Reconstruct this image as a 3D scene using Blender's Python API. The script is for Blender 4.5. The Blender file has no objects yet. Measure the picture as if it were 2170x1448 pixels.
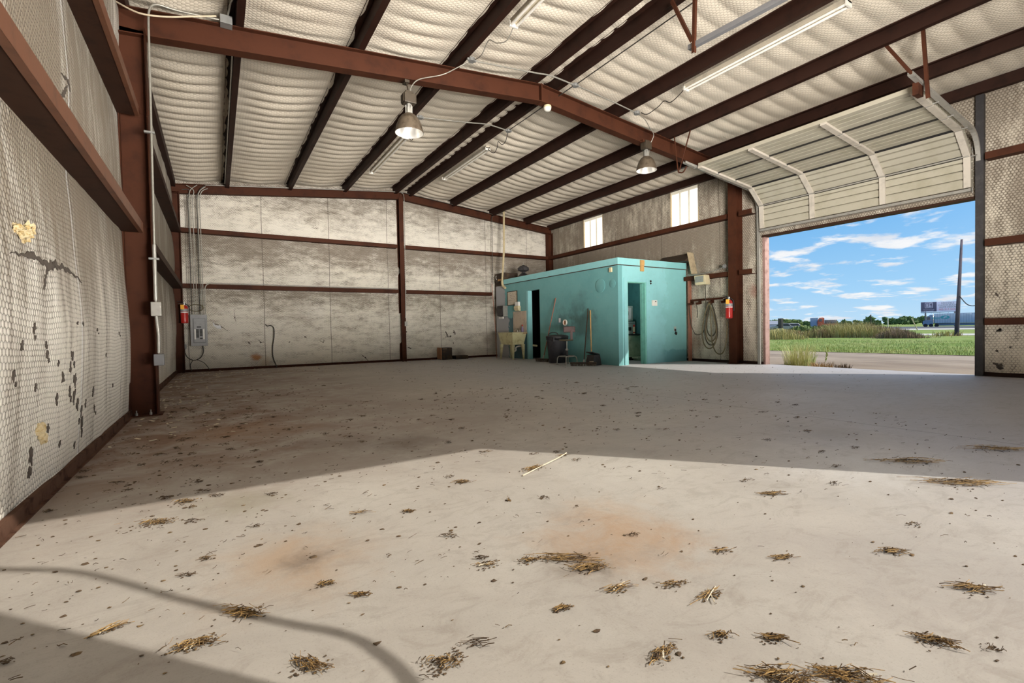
EXPO = 0.0; GROUND_FILL = 92.0; GLARE = 2.5; CL0, CL1 = 0.545, 0.65
import bpy, bmesh, math, random
from mathutils import Vector, Matrix, noise
random.seed(11)
SC = bpy.context.scene
COL = SC.collection
V = Vector
# ---------------------------------------------------------------- sizes (metres): x across the shed, y into it, z up
W, D = 11.667, 14.623          # width between side walls, far wall
YF, YM = -0.56, 6.95           # front wall, middle frame
EAVE, PITCH = 4.62, 0.10
SUN = V((-0.65 * 0.817, 0.76 * 0.817, -0.576)).normalized()   # direction the sunlight travels
def zp(x): return EAVE + PITCH * min(x, W - x)                 # underside of the purlins

# ---------------------------------------------------------------- mesh builder
class MB:
    def __init__(s): s.v = []; s.f = []
    def add(s, vs, fs):
        b = len(s.v); s.v += [tuple(p) for p in vs]; s.f += [tuple(b + i for i in q) for q in fs]; return s
    def box(s, x0, x1, y0, y1, z0, z1):
        vs = [(x, y, z) for z in (z0, z1) for y in (y0, y1) for x in (x0, x1)]
        return s.add(vs, [(0, 2, 3, 1), (4, 5, 7, 6), (0, 1, 5, 4), (2, 6, 7, 3), (0, 4, 6, 2), (1, 3, 7, 5)])
    def obox(s, c, a, b, d):
        c, a, b, d = V(c), V(a), V(b), V(d)
        vs = [c + a * i + b * j + d * k for k in (-1, 1) for j in (-1, 1) for i in (-1, 1)]
        return s.add(vs, [(0, 2, 3, 1), (4, 5, 7, 6), (0, 1, 5, 4), (2, 6, 7, 3), (0, 4, 6, 2), (1, 3, 7, 5)])
    def beam(s, p0, p1, poly, up=(0, 0, 1)):
        """sweep a closed 2D outline (side, up) from p0 to p1"""
        return s.sweep([p0, p1], poly, up)
    def sweep(s, pts, poly, up=(0, 0, 1)):
        pts = [V(p) for p in pts]; n = len(poly); vs = []
        for i, p in enumerate(pts):
            t = (pts[min(i + 1, len(pts) - 1)] - pts[max(i - 1, 0)]).normalized()
            u = V(up); side = t.cross(u)
            if side.length < 1e-5: side = t.cross(V((1, 0, 0)))
            side.normalize(); u = side.cross(t)
            k = 1.0
            if 0 < i < len(pts) - 1:
                c = (pts[i] - pts[i - 1]).normalized().dot(t); k = 1 / max(c, 0.5)
            vs += [p + side * a + u * b * k for a, b in poly]
        fs = []
        for i in range(len(pts) - 1):
            for j in range(n):
                a = i * n + j; b = i * n + (j + 1) % n; fs.append((a, b, b + n, a + n))
        fs.append(tuple(range(n - 1, -1, -1))); fs.append(tuple(range((len(pts) - 1) * n, len(pts) * n)))
        return s.add(vs, fs)
    def tube(s, pts, r, n=8, r1=None):
        pts = [V(p) for p in pts]; m = len(pts); vs = []; u = None
        for i, p in enumerate(pts):
            t = (pts[min(i + 1, m - 1)] - pts[max(i - 1, 0)])
            if t.length < 1e-9: t = V((0, 0, 1))
            t.normalize()
            if u is None:
                u = t.cross(V((0, 0, 1)))
                if u.length < 1e-3: u = t.cross(V((1, 0, 0)))
            u = (u - t * u.dot(t)); u.normalize(); w = t.cross(u)
            q = r if r1 is None else r + (r1 - r) * i / (m - 1)
            for k in range(n):
                a = 2 * math.pi * k / n; vs.append(p + (u * math.cos(a) + w * math.sin(a)) * q)
        fs = [(i * n + k, i * n + (k + 1) % n, (i + 1) * n + (k + 1) % n, (i + 1) * n + k) for i in range(m - 1) for k in range(n)]
        fs.append(tuple(range(n - 1, -1, -1))); fs.append(tuple(range((m - 1) * n, m * n)))
        return s.add(vs, fs)
    def lathe(s, c, prof, n=24, axis=(0, 0, 1), cap=True):
        c = V(c); ax = V(axis).normalized(); u = ax.cross(V((0, 0, 1)))
        if u.length < 1e-3: u = V((1, 0, 0))
        u.normalize(); w = ax.cross(u); vs = []
        for r, h in prof:
            for k in range(n):
                a = 2 * math.pi * k / n; vs.append(c + ax * h + (u * math.cos(a) + w * math.sin(a)) * max(r, 1e-4))
        m = len(prof)
        fs = [(i * n + k, i * n + (k + 1) % n, (i + 1) * n + (k + 1) % n, (i + 1) * n + k) for i in range(m - 1) for k in range(n)]
        if cap: fs.append(tuple(range(n - 1, -1, -1))); fs.append(tuple(range((m - 1) * n, m * n)))
        return s.add(vs, fs)
    def prism(s, poly, ext):
        n = len(poly); e = V(ext); vs = [V(p) for p in poly] + [V(p) + e for p in poly]
        return s.add(vs, [tuple(range(n)), tuple(range(2 * n - 1, n - 1, -1))] + [(i, (i + 1) % n, n + (i + 1) % n, n + i) for i in range(n)])
    def grid(s, fn, us, vs_):
        n = len(vs_); vs = [fn(u, v) for u in us for v in vs_]
        return s.add(vs, [(i * n + j, i * n + j + 1, (i + 1) * n + j + 1, (i + 1) * n + j) for i in range(len(us) - 1) for j in range(n - 1)])
    def blade(s, p, h, w, lean, a):
        p = V(p); d = V((math.cos(a), math.sin(a), 0)); q = V((-d.y, d.x, 0)) * w
        m = p + d * lean * 0.35 * h + V((0, 0, h * 0.6)); t = p + d * lean * h + V((0, 0, h * (1 - 0.25 * lean)))
        return s.add([p - q, p + q, m - q * 0.7, m + q * 0.7, t], [(0, 1, 3, 2), (2, 3, 4)])
    def blob(s, c, r, sub=2, amp=0.25, sc=2.0, sq=(1, 1, 1), seed=0):
        bm = bmesh.new(); bmesh.ops.create_icosphere(bm, subdivisions=sub, radius=1)
        vs = []
        for v in bm.verts:
            k = 1 + amp * noise.noise(v.co * sc + V((seed * 3.1, seed * 1.7, seed)))
            vs.append(V(c) + V((v.co.x * sq[0], v.co.y * sq[1], v.co.z * sq[2])) * r * k)
        fs = [tuple(v.index for v in f.verts) for f in bm.faces]; bm.free()
        return s.add(vs, fs)
    def build(s, name, mat, parent=None, smooth=None, bevel=0, keep=False, normals=True, sub=0):
        me = bpy.data.meshes.new(name); org = V((0, 0, 0))
        if parent is not None: org = parent['_o'] if '_o' in parent.keys() else V((0, 0, 0)); org = V(org)
        elif not keep:
            xs = [p[0] for p in s.v]; ys = [p[1] for p in s.v]; zs = [p[2] for p in s.v]
            org = V(((min(xs) + max(xs)) / 2, (min(ys) + max(ys)) / 2, min(zs)))
        me.from_pydata([V(p) - org for p in s.v], [], s.f)
        if normals:
            bm = bmesh.new(); bm.from_mesh(me); bmesh.ops.recalc_face_normals(bm, faces=bm.faces); bm.to_mesh(me); bm.free()
        if smooth is not None:
            for p in me.polygons: p.use_smooth = True
            me.set_sharp_from_angle(angle=math.radians(smooth))
        me.materials.append(mat)
        o = bpy.data.objects.new(name, me); COL.objects.link(o)
        if parent is not None: o.parent = parent; ORG[o.name] = org
        else: o.location = org; ORG[o.name] = org
        o['_o'] = org
        if bevel:
            b = o.modifiers.new('bevel', 'BEVEL'); b.width = bevel; b.segments = 2; b.limit_method = 'ANGLE'
        return o
ORG = {}
def tag(o, label, cat, group=None, kind=None):
    o['label'] = label; o['category'] = cat
    if group: o['group'] = group
    if kind: o['kind'] = kind
    return o
def thing(name, label, cat, loc, group=None, kind=None):
    o = bpy.data.objects.new(name, None); COL.objects.link(o); o.location = loc; o['_o'] = V(loc); o.empty_display_size = 0.1
    return tag(o, label, cat, group, kind)
def dup(root, loc, label, group=None, rz=None):
    r = root.copy(); COL.objects.link(r); r.location = loc; r['label'] = label; r['_o'] = V(loc)
    if group: r['group'] = group
    if rz is not None: r.rotation_euler = (0, 0, rz)
    for c in list(root.children):
        k = c.copy(); COL.objects.link(k); k.parent = r
        for g in list(c.children):
            j = g.copy(); COL.objects.link(j); j.parent = k
    return r
def text(body, size, mat, M4, parent, ext=0.004, align='CENTER', name='lettering'):
    cu = bpy.data.curves.new(name, 'FONT'); cu.body = body; cu.size = size; cu.extrude = ext; cu.align_x = align; cu.align_y = 'CENTER'
    t = bpy.data.objects.new(name + '_tmp', cu); COL.objects.link(t)
    dg = bpy.context.evaluated_depsgraph_get(); me = bpy.data.meshes.new_from_object(t.evaluated_get(dg))
    bpy.data.objects.remove(t); bpy.data.curves.remove(cu)
    o = bpy.data.objects.new(name, me); COL.objects.link(o); me.materials.clear(); me.materials.append(mat)
    org = V(parent['_o']); me.transform(Matrix.Translation(-org) @ M4); o.parent = parent; o['_o'] = org
    return o
def frame3(o, x, y):        # matrix: local x, y axes and origin
    x = V(x).normalized(); y = V(y).normalized(); z = x.cross(y)
    return Matrix(((x.x, y.x, z.x, o[0]), (x.y, y.y, z.y, o[1]), (x.z, y.z, z.z, o[2]), (0, 0, 0, 1)))
def spline(pts, k=6):       # Catmull-Rom
    pts = [V(p) for p in pts]; out = []
    for i in range(len(pts) - 1):
        a = pts[max(i - 1, 0)]; b = pts[i]; c = pts[i + 1]; d = pts[min(i + 2, len(pts) - 1)]
        for j in range(k):
            t = j / k; out.append(0.5 * ((2 * b) + (c - a) * t + (2 * a - 5 * b + 4 * c - d) * t * t + (3 * b - a - 3 * c + d) * t ** 3))
    return out + [pts[-1]]
def I_poly(h, w, tf=0.012, tw=0.008):   # I section, origin at centre, (side, up)
    a, b = w / 2, h / 2
    return [(-a, -b), (a, -b), (a, -b + tf), (tw, -b + tf), (tw, b - tf), (a, b - tf), (a, b), (-a, b), (-a, b - tf), (-tw, b - tf), (-tw, -b + tf), (-a, -b + tf)]
def C_poly(h, w, t=0.006, lip=0.02):    # C section: web at side 0, flanges to +side, origin at web foot
    return [(0, 0), (w, 0), (w, lip), (w - t, lip), (w - t, t), (t, t), (t, h - t), (w - t, h - t), (w - t, h - lip), (w, h - lip), (w, h), (0, h)]
def Z_poly(h, w, t=0.006, lip=0.018):   # Z purlin: foot flange to +side, head flange to -side
    return [(0, 0), (w, 0), (w, lip), (w - t, lip), (w - t, t), (t, t), (t, h), (-w + t, h), (-w + t, h - lip), (-w, h - lip), (-w, h + t), (t * 0, h + t), (0, h - t)][:0] or \
        [(0, 0), (w, 0), (w, lip), (w - t, lip), (w - t, t), (t, t), (t, h), (-w, h), (-w, h - lip), (-w + t, h - lip), (-w + t, h - t), (0, h - t)]

# ---------------------------------------------------------------- materials
class G:
    def __init__(s, nt): s.nt = nt; s.L = nt.links
    def n(s, t, ins=None, **props):
        nd = s.nt.nodes.new(t)
        for k, v in props.items(): setattr(nd, k, v)
        for k, v in (ins or {}).items():
            sk = nd.inputs[k]
            if isinstance(v, bpy.types.NodeSocket): s.L.new(v, sk)
            else: sk.default_value = v
        return nd
    def m(s, op, a, b=0.0, c=0.0, clamp=False):
        return s.n('ShaderNodeMath', {0: a, 1: b, 2: c}, operation=op, use_clamp=clamp).outputs[0]
    def vm(s, op, a, b=(0, 0, 0)):
        nd = s.n('ShaderNodeVectorMath', {0: a, 1: b}, operation=op)
        return nd.outputs[1] if op in ('DOT_PRODUCT', 'LENGTH', 'DISTANCE') else nd.outputs[0]
    def mix(s, f, a, b, blend='MIX'):
        nd = s.nt.nodes.new('ShaderNodeMix'); nd.data_type = 'RGBA'; nd.blend_type = blend
        for k, v in ((0, f), (6, a), (7, b)):
            if isinstance(v, bpy.types.NodeSocket): s.L.new(v, nd.inputs[k])
            else: nd.inputs[k].default_value = v if k == 0 else (tuple(v) + (1,))[:4]
        return nd.outputs[2]
    def noise(s, vec, scale, detail=4, rough=0.6, dist=0.0):
        return s.n('ShaderNodeTexNoise', {'Vector': vec, 'Scale': scale, 'Detail': detail, 'Roughness': rough, 'Distortion': dist}).outputs[0]
    def ramp(s, f, stops, interp='LINEAR'):
        nd = s.n('ShaderNodeValToRGB', {0: f}); cr = nd.color_ramp; cr.interpolation = interp
        while len(cr.elements) < len(stops): cr.elements.new(0.5)
        for e, (p, c) in zip(cr.elements, stops):
            e.position = p; e.color = (tuple(c) + (1,))[:4] if isinstance(c, (tuple, list)) else (c, c, c, 1)
        return nd.outputs[0]
    def step(s, x, a, b):   # smoothstep a..b
        nd = s.n('ShaderNodeMapRange', {0: x, 1: a, 2: b}, interpolation_type='SMOOTHSTEP'); return nd.outputs[0]
    def xyz(s, x, y, z=0.0): return s.n('ShaderNodeCombineXYZ', {0: x, 1: y, 2: z}).outputs[0]
    def sep(s, v): nd = s.n('ShaderNodeSeparateXYZ', {0: v}); return nd.outputs
    def hexd(s, u, v, size):
        p = s.xyz(s.m('DIVIDE', u, size), s.m('DIVIDE', v, size)); r = (1.0, 1.7320508, 1.0); h = (0.5, 0.8660254, 0.0)
        f = lambda q: s.vm('SUBTRACT', s.vm('MULTIPLY', s.vm('FRACTION', s.vm('DIVIDE', q, r)), r), h)
        a = f(p); b = f(s.vm('SUBTRACT', p, h))
        def hd(q):
            k = s.sep(s.vm('ABSOLUTE', q)); return s.m('MAXIMUM', k[0], s.m('ADD', s.m('MULTIPLY', k[0], 0.5), s.m('MULTIPLY', k[1], 0.8660254)))
        return s.m('MINIMUM', hd(a), hd(b))      # 0 at a cell's centre, 0.5 on the wire
    def bump(s, h, strength=0.5, dist=0.01): return s.n('ShaderNodeBump', {'Height': h, 'Strength': strength, 'Distance': dist}).outputs[0]
def newmat(name):
    m = bpy.data.materials.new(name); m.use_nodes = True; g = G(m.node_tree); b = m.node_tree.nodes['Principled BSDF']
    return m, g, b
def setb(g, b, **k):
    for n, v in k.items():
        sk = b.inputs[n.replace('_', ' ')]
        if isinstance(v, bpy.types.NodeSocket): g.L.new(v, sk)
        else: sk.default_value = (tuple(v) + (1,))[:4] if isinstance(v, (tuple, list)) else v
def coords(g): return g.n('ShaderNodeTexCoord').outputs['Object']
def plain(name, col, rough=0.5, metal=0.0, var=0.25, scale=6.0, bump=0.0, dark=None, emit=None, es=0.0, spec=0.5, alpha=None):
    m, g, b = newmat(name); c = coords(g)
    d = dark or tuple(x * 0.55 for x in col)
    n = g.noise(c, scale, 6, 0.65); f = g.m('MULTIPLY', g.step(n, 0.45, 0.75), var * 2, clamp=True)
    setb(g, b, Base_Color=g.mix(f, col, d), Roughness=rough, Metallic=metal)
    b.inputs['Specular IOR Level'].default_value = spec
    if bump: setb(g, b, Normal=g.bump(g.noise(c, scale * 8, 4, 0.6), 0.4, bump))
    if emit: setb(g, b, Emission_Color=emit, Emission_Strength=es)
    return m
MT = {}
def mk(k, *a, **kw): MT[k] = plain(k, *a, **kw)
mk('steel_red', (0.064, 0.0215, 0.0108), 0.65, 0.0, 0.5, 3.0, 0.001, dark=(0.034, 0.012, 0.007), spec=0.12)
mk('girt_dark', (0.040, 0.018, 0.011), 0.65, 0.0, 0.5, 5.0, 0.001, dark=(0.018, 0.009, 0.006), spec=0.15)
mk('steel_purlin', (0.030, 0.0125, 0.0085), 0.6, 0.0, 0.4, 4.0, 0.001, dark=(0.014, 0.007, 0.005), spec=0.15)
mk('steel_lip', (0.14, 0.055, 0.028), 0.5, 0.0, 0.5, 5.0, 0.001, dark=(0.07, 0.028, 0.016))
mk('jamb_pink', (0.36, 0.225, 0.195), 0.5, 0.0, 0.6, 9.0, 0.001, dark=(0.20, 0.10, 0.08))  # pink of the sunlit steel put into the base colour
mk('dusty_steel', (0.115, 0.062, 0.042), 0.8, 0.0, 0.9, 6.0, 0.002, dark=(0.05, 0.022, 0.014), spec=0.1)
mk('galv', (0.40, 0.385, 0.35), 0.42, 0.45, 0.3, 12.0)
mk('galv_dull', (0.34, 0.33, 0.30), 0.5, 0.4, 0.3, 9.0)
mk('door_skin', (0.43, 0.40, 0.32), 0.4, 0.1, 0.3, 2.5, dark=(0.31, 0.285, 0.20))
mk('stile', (0.55, 0.50, 0.43), 0.45, 0.1, 0.3, 6.0)
mk('conduit', (0.34, 0.325, 0.285), 0.4, 0.4, 0.3, 14.0)
mk('cream_cable', (0.60, 0.50, 0.36), 0.6)
mk('dark_cable', (0.05, 0.043, 0.035), 0.6)
mk('box_grey', (0.26, 0.26, 0.25), 0.5, 0.3)
mk('panel_grey', (0.30, 0.30, 0.305), 0.5, 0.1, 0.2, 9.0)
mk('panel_dark', (0.18, 0.18, 0.19), 0.5, 0.1)
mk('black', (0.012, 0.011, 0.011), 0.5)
mk('soft_black', (0.028, 0.026, 0.028), 0.55, 0, 0.5, 8, dark=(0.06, 0.055, 0.055))
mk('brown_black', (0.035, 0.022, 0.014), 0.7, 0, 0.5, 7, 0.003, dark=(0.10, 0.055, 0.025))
mk('white', (0.78, 0.75, 0.68), 0.4)
mk('cream', (0.66, 0.57, 0.36), 0.5, 0, 0.3)
mk('tan', (0.46, 0.37, 0.24), 0.6, 0, 0.4)
mk('pvc', (0.52, 0.43, 0.26), 0.45, 0, 0.3)
mk('sink', (0.62, 0.58, 0.34), 0.45, 0, 0.5, 7, dark=(0.40, 0.34, 0.17))
mk('beige', (0.55, 0.46, 0.36), 0.6, 0, 0.4, 5)
mk('fire_red', (0.45, 0.018, 0.014), 0.3)
mk('yellow_tag', (0.85, 0.42, 0.02), 0.6)
mk('chrome', (0.62, 0.61, 0.58), 0.22, 0.9)
mk('lamp_case', (0.060, 0.045, 0.030), 0.5, 0.2, 0.4, 12)
mk('lamp_shade', (0.16, 0.125, 0.09), 0.4, 0.45, 0.6, 9, dark=(0.06, 0.04, 0.025))
mk('lamp_inner', (0.80, 0.78, 0.74), 0.3, 0.6, 0.1)
mk('bulb', (0.9, 0.9, 0.88), 0.2, emit=(1, 0.95, 0.88), es=4.0)
mk('office_fill_glow', (0.9, 0.9, 0.85), 0.3, emit=(1, .95, .85), es=110.0)  # glow of the added bulb in the office
mk('tube_lamp', (0.88, 0.85, 0.78), 0.3, emit=(1, 0.94, 0.84), es=0.02)
mk('fixture', (0.64, 0.57, 0.45), 0.5, 0, 0.3)
mk('wood', (0.36, 0.17, 0.08), 0.6, 0, 0.4, 8)
mk('wood_light', (0.58, 0.34, 0.12), 0.55, 0, 0.4, 8)
mk('wood_red', (0.34, 0.14, 0.09), 0.6, 0, 0.4, 8)
mk('bristle', (0.10, 0.075, 0.05), 0.9, 0, 0.8, 40, dark=(0.35, 0.3, 0.24))
mk('stool_pad', (0.10, 0.05, 0.045), 0.5, 0, 0.5)
mk('stool_seat', (0.11, 0.09, 0.05), 0.6, 0, 0.5)
mk('rubber', (0.030, 0.029, 0.036), 0.6, 0, 0.5, 6, dark=(0.055, 0.05, 0.055))
mk('hose', (0.15, 0.115, 0.055), 0.6, 0, 0.3)
mk('hose_dark', (0.05, 0.04, 0.022), 0.6)
mk('mint', (0.20, 0.52, 0.44), 0.45, 0, 0.3, 5)
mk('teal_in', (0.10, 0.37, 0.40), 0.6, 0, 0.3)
mk('cabinet_pale', (0.46, 0.52, 0.36), 0.5, 0, 0.5, 5, dark=(0.25, 0.28, 0.16))
mk('grey_green', (0.42, 0.50, 0.47), 0.4, 0, 0.3)
mk('bottle', (0.20, 0.16, 0.27), 0.2)
mk('paper', (0.80, 0.78, 0.74), 0.7)
mk('board', (0.60, 0.53, 0.42), 0.5, 0, 0.2)
mk('ink', (0.16, 0.12, 0.12), 0.8)
mk('yellow_wool', (0.72, 0.60, 0.37), 0.95, 0, 0.9, 40, 0.01, dark=(0.55, 0.38, 0.14))
mk('rip', (0.085, 0.068, 0.055), 0.9, 0, 0.6, 20)
mk('vinyl_white', (0.74, 0.74, 0.76), 0.6)
mk('straw', (0.43, 0.275, 0.105), 0.8, 0, 0.9, 30, dark=(0.10, 0.055, 0.025))
mk('straw_pale', (0.66, 0.59, 0.45), 0.7, 0, 0.4, 10)
mk('straw_dark', (0.085, 0.055, 0.032), 0.9, 0, 0.8, 18, dark=(0.20, 0.13, 0.06))
mk('grass_pale', (0.55, 0.55, 0.24), 0.7, 0, 0.8, 2, dark=(0.26, 0.36, 0.08))
mk('grass_green', (0.27, 0.33, 0.085), 0.8, 0, 0.8, 0.6, dark=(0.40, 0.38, 0.15))
mk('weeds', (0.40, 0.35, 0.13), 0.9, 0, 1.0, 0.35, dark=(0.26, 0.17, 0.085))
mk('bush', (0.075, 0.125, 0.025), 0.9, 0, 0.8, 1.5, dark=(0.16, 0.19, 0.05))
mk('leaf_far', (0.10, 0.16, 0.055), 0.9, 0, 0.8, 0.25, dark=(0.045, 0.085, 0.03))
mk('trunk', (0.05, 0.04, 0.03), 0.9)
mk('weeds_brown', (0.25, 0.175, 0.10), 0.9, 0, 0.8, 0.5, dark=(0.12, 0.08, 0.05))
mk('pole_wood', (0.03, 0.026, 0.042), 0.8, 0, 0.6, 2)
mk('asphalt', (0.07, 0.075, 0.08), 0.8)
mk('road_pale', (0.52, 0.49, 0.43), 0.8, 0, 0.3, 0.4)
mk('navy', (0.035, 0.045, 0.10), 0.6)
mk('sign_pale', (0.50, 0.56, 0.72), 0.6)
mk('sign_red', (0.45, 0.08, 0.16), 0.6)
mk('trailer', (0.46, 0.58, 0.66), 0.5, 0, 0.15, 0.6)
mk('truck_blue', (0.20, 0.30, 0.42), 0.4)
mk('teal_logo', (0.05, 0.38, 0.42), 0.5)
mk('orange_red', (0.62, 0.11, 0.035), 0.4)
mk('glass_dark', (0.03, 0.04, 0.06), 0.15)
mk('roof_grey', (0.30, 0.32, 0.36), 0.6)

def insulation(name, ax, base, soot_z, seams, zrange=(0, 5.2), tint=None, amount=1.0, stretch=(1, 1), wire=0.052, stain=(0.115, 0.09, 0.066), lines=0.55, pillow=0.012, streak=(9.0, 0.9), TH=0.72, EB=0.15, smear=0.55, spots=(), strip=None):
    """vinyl faced insulation behind hexagonal chicken wire; ax picks the two in-plane axes"""
    m, g, b = newmat(name); c = coords(g); s = g.sep(c); u, v = s[ax[0]], s[ax[1]]
    wob = g.noise(c, 1.6, 2, 0.5); uu = g.m('ADD', u, g.m('MULTIPLY', wob, 0.10)); vv = g.m('ADD', v, g.m('MULTIPLY', g.noise(g.vm('ADD', c, (7, 3, 5)), 1.3, 2, 0.5), 0.10))
    d = g.hexd(g.m('ADD', uu, 50.0), g.m('ADD', vv, 50.0), wire)
    line = g.step(d, 0.44, 0.49)
    st = g.xyz(g.m('MULTIPLY', u, stretch[0]), g.m('MULTIPLY', v, stretch[1]), 0.0)
    n1 = g.noise(st, 0.9, 8, 0.68, 0.3); n2 = g.noise(st, 6.5, 7, 0.75); n3 = g.noise(c, 26.0, 4, 0.7)
    z = g.n('ShaderNodeMapRange', {0: v, 1: zrange[0], 2: zrange[1]}).outputs[0]
    soot = g.ramp(z, [((p - zrange[0]) / (zrange[1] - zrange[0]), a) for p, a in soot_z])
    k = g.m('ADD', g.m('ADD', g.m('MULTIPLY', n1, 0.34), g.m('MULTIPLY', n2, 0.38)), g.m('MULTIPLY', n3, 0.28))
    k = g.m('ADD', k, g.m('MULTIPLY', g.m('SUBTRACT', g.step(d, 0.14, 0.5), 0.40), EB))
    k = g.m('ADD', k, g.m('MULTIPLY', g.m('SUBTRACT', g.noise(g.xyz(g.m('MULTIPLY', u, streak[0]), g.m('MULTIPLY', v, streak[1]), 3.0), 1.0, 4, 0.6), 0.5), 0.55))
    thr = g.m('SUBTRACT', TH, g.m('MULTIPLY', soot, 0.36))
    k = g.m('DIVIDE', g.m('SUBTRACT', k, thr), 0.26, clamp=True)
    col = g.mix(g.m('MULTIPLY', g.noise(c, 0.5, 3, 0.5), 0.55), base, tint or base)
    edge = g.m('MULTIPLY', g.step(d, 0.2, 0.48), 0.5)                # grime gathers round the wire
    k2 = g.m('MULTIPLY', g.m('ADD', k, g.m('MULTIPLY', edge, k)), 0.84 * amount, clamp=True)
    col = g.mix(k2, col, stain)
    sm_ = g.step(g.m('ADD', g.m('ADD', g.m('MULTIPLY', n1, 0.7), g.m('MULTIPLY', n2, 0.3)), g.m('MULTIPLY', g.m('SUBTRACT', soot, 0.5), 0.30)), 0.40, 0.66)
    col = g.mix(g.m('MULTIPLY', sm_, g.m('MULTIPLY', g.m('ADD', 0.45, g.m('MULTIPLY', soot, 0.75)), smear), clamp=True), col, (0.27, 0.225, 0.175))
    for su, sv, sr, sc_, sk in spots:
        dd = g.vm('DISTANCE', g.xyz(u, v, 0.0), (su, sv, 0.0)); qq = g.m('ADD', dd, g.m('MULTIPLY', g.m('SUBTRACT', n2, 0.5), sr * 2.0))
        col = g.mix(g.m('MULTIPLY', g.m('SUBTRACT', 1.0, g.step(qq, sr * 0.2, sr)), sk), col, sc_)
    if strip:
        col = g.mix(g.m('MULTIPLY', g.m('LESS_THAN', g.m('ABSOLUTE', g.m('SUBTRACT', g.m('ADD', u, g.m('MULTIPLY', g.noise(c, 0.8, 1), 0.06)), strip)), 0.015), 0.55), col, (0.84, 0.85, 0.88))
    if seams:
        x0, dx = seams
        q = g.m('FRACT', g.m('DIVIDE', g.m('ADD', g.m('SUBTRACT', u, x0 - 20.5 * dx), g.m('MULTIPLY', g.noise(c, 0.8, 1), 0.05)), dx))
        sm = g.m('LESS_THAN', g.m('ABSOLUTE', g.m('SUBTRACT', q, 0.5)), 0.010 / dx)
        col = g.mix(g.m('MULTIPLY', sm, 0.62), col, (0.09, 0.07, 0.055))
    col = g.mix(g.m('MULTIPLY', line, lines), col, (0.10, 0.085, 0.07))
    pil = g.m('SUBTRACT', 1.0, g.m('POWER', g.m('MULTIPLY', d, 2.0), 2.5))
    hgt = g.m('ADD', g.m('MULTIPLY', pil, 0.5), g.m('MULTIPLY', g.noise(st, 3.0, 5, 0.6), 1.2))
    setb(g, b, Base_Color=col, Roughness=0.62, Normal=g.bump(hgt, 0.75, pillow))
    b.inputs['Specular IOR Level'].default_value = 0.25
    return m
# ================================================================ SETTING
CREAM = (0.76, 0.70, 0.59); PALE = (0.70, 0.67, 0.63)
M_LEFT = insulation('insulation_left', (1, 2), (0.80, 0.74, 0.63), [(0, .26), (1.0, .44), (1.5, .74), (2.1, .98), (2.2, .90), (3.3, .85), (3.6, .7), (5.2, .75)], (4.60, 1.72), tint=(0.80, 0.82, 0.84), stretch=(1.9, 0.30), amount=.84, pillow=.02, lines=.6, streak=(13.0, 0.7), TH=.67, EB=.10, wire=.037, smear=.85, strip=4.56)
M_BACK = insulation('insulation_back', (0, 2), CREAM, [(0, .30), (.7, .34), (1.5, .46), (2.08, .86), (2.2, .28), (2.7, .52), (3.1, .88), (3.5, 1.12), (3.58, .22), (4.2, .46), (4.7, .72), (5.2, .8)], (2.03, 1.72), tint=(0.70, 0.69, 0.68), stretch=(0.9, 1.2), lines=.5, amount=.92, streak=(2.0, 7.0), TH=.665, EB=.17, wire=.036, smear=.42, spots=((1.78, .30, .16, (.42, .17, .05), .9), (7.85, .12, .3, (.16, .10, .06), .4), (8.9, .6, .25, (.14, .08, .04), .5), (2.0, .16, .2, (.5, .36, .2), .5)))
M_RIGHT = insulation('insulation_right', (1, 2), CREAM, [(0, .42), (.8, .5), (2.0, .62), (2.2, .66), (3.4, .95), (3.6, .74), (4.6, .82), (5.2, .8)], (2.0, 1.83), tint=(0.66, 0.56, 0.42), stretch=(1.3, 0.6), wire=.045, pillow=.022, lines=.45, TH=.69, EB=.13, smear=.78, spots=((6.55, 1.72, .22, (.32, .12, .08), .6), (8.2, .5, .3, (.22, .12, .06), .5)))
def mat_ceiling():
    m, g, b = newmat('insulation_roof'); c = coords(g); s = g.sep(c)
    wob = g.noise(c, 1.1, 2, 0.5)
    d = g.hexd(g.m('ADD', g.m('ADD', s[1], 50.0), g.m('MULTIPLY', wob, 0.12)), g.m('ADD', g.m('ADD', s[0], 50.0), g.m('MULTIPLY', wob, 0.1)), 0.050)
    n = g.noise(c, 0.7, 6, 0.65); n2 = g.noise(c, 7.0, 5, 0.65)
    col = g.mix(g.step(n, 0.42, 0.75), (0.80, 0.72, 0.60), (0.70, 0.625, 0.51))
    col = g.mix(g.m('MULTIPLY', g.step(n2, 0.6, 0.8), 0.22), col, (0.35, 0.28, 0.2))
    col = g.mix(g.m('MULTIPLY', g.step(d, 0.44, 0.49), 0.42), col, (0.20, 0.15, 0.11))
    h = g.m('ADD', g.m('SUBTRACT', 1.0, g.m('POWER', g.m('MULTIPLY', d, 2.0), 3.0)), g.m('MULTIPLY', g.noise(c, 4.0, 4, 0.6), 1.5))
    setb(g, b, Base_Color=col, Roughness=0.6, Normal=g.bump(h, 0.55, 0.006)); b.inputs['Specular IOR Level'].default_value = 0.25
    return m
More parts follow.
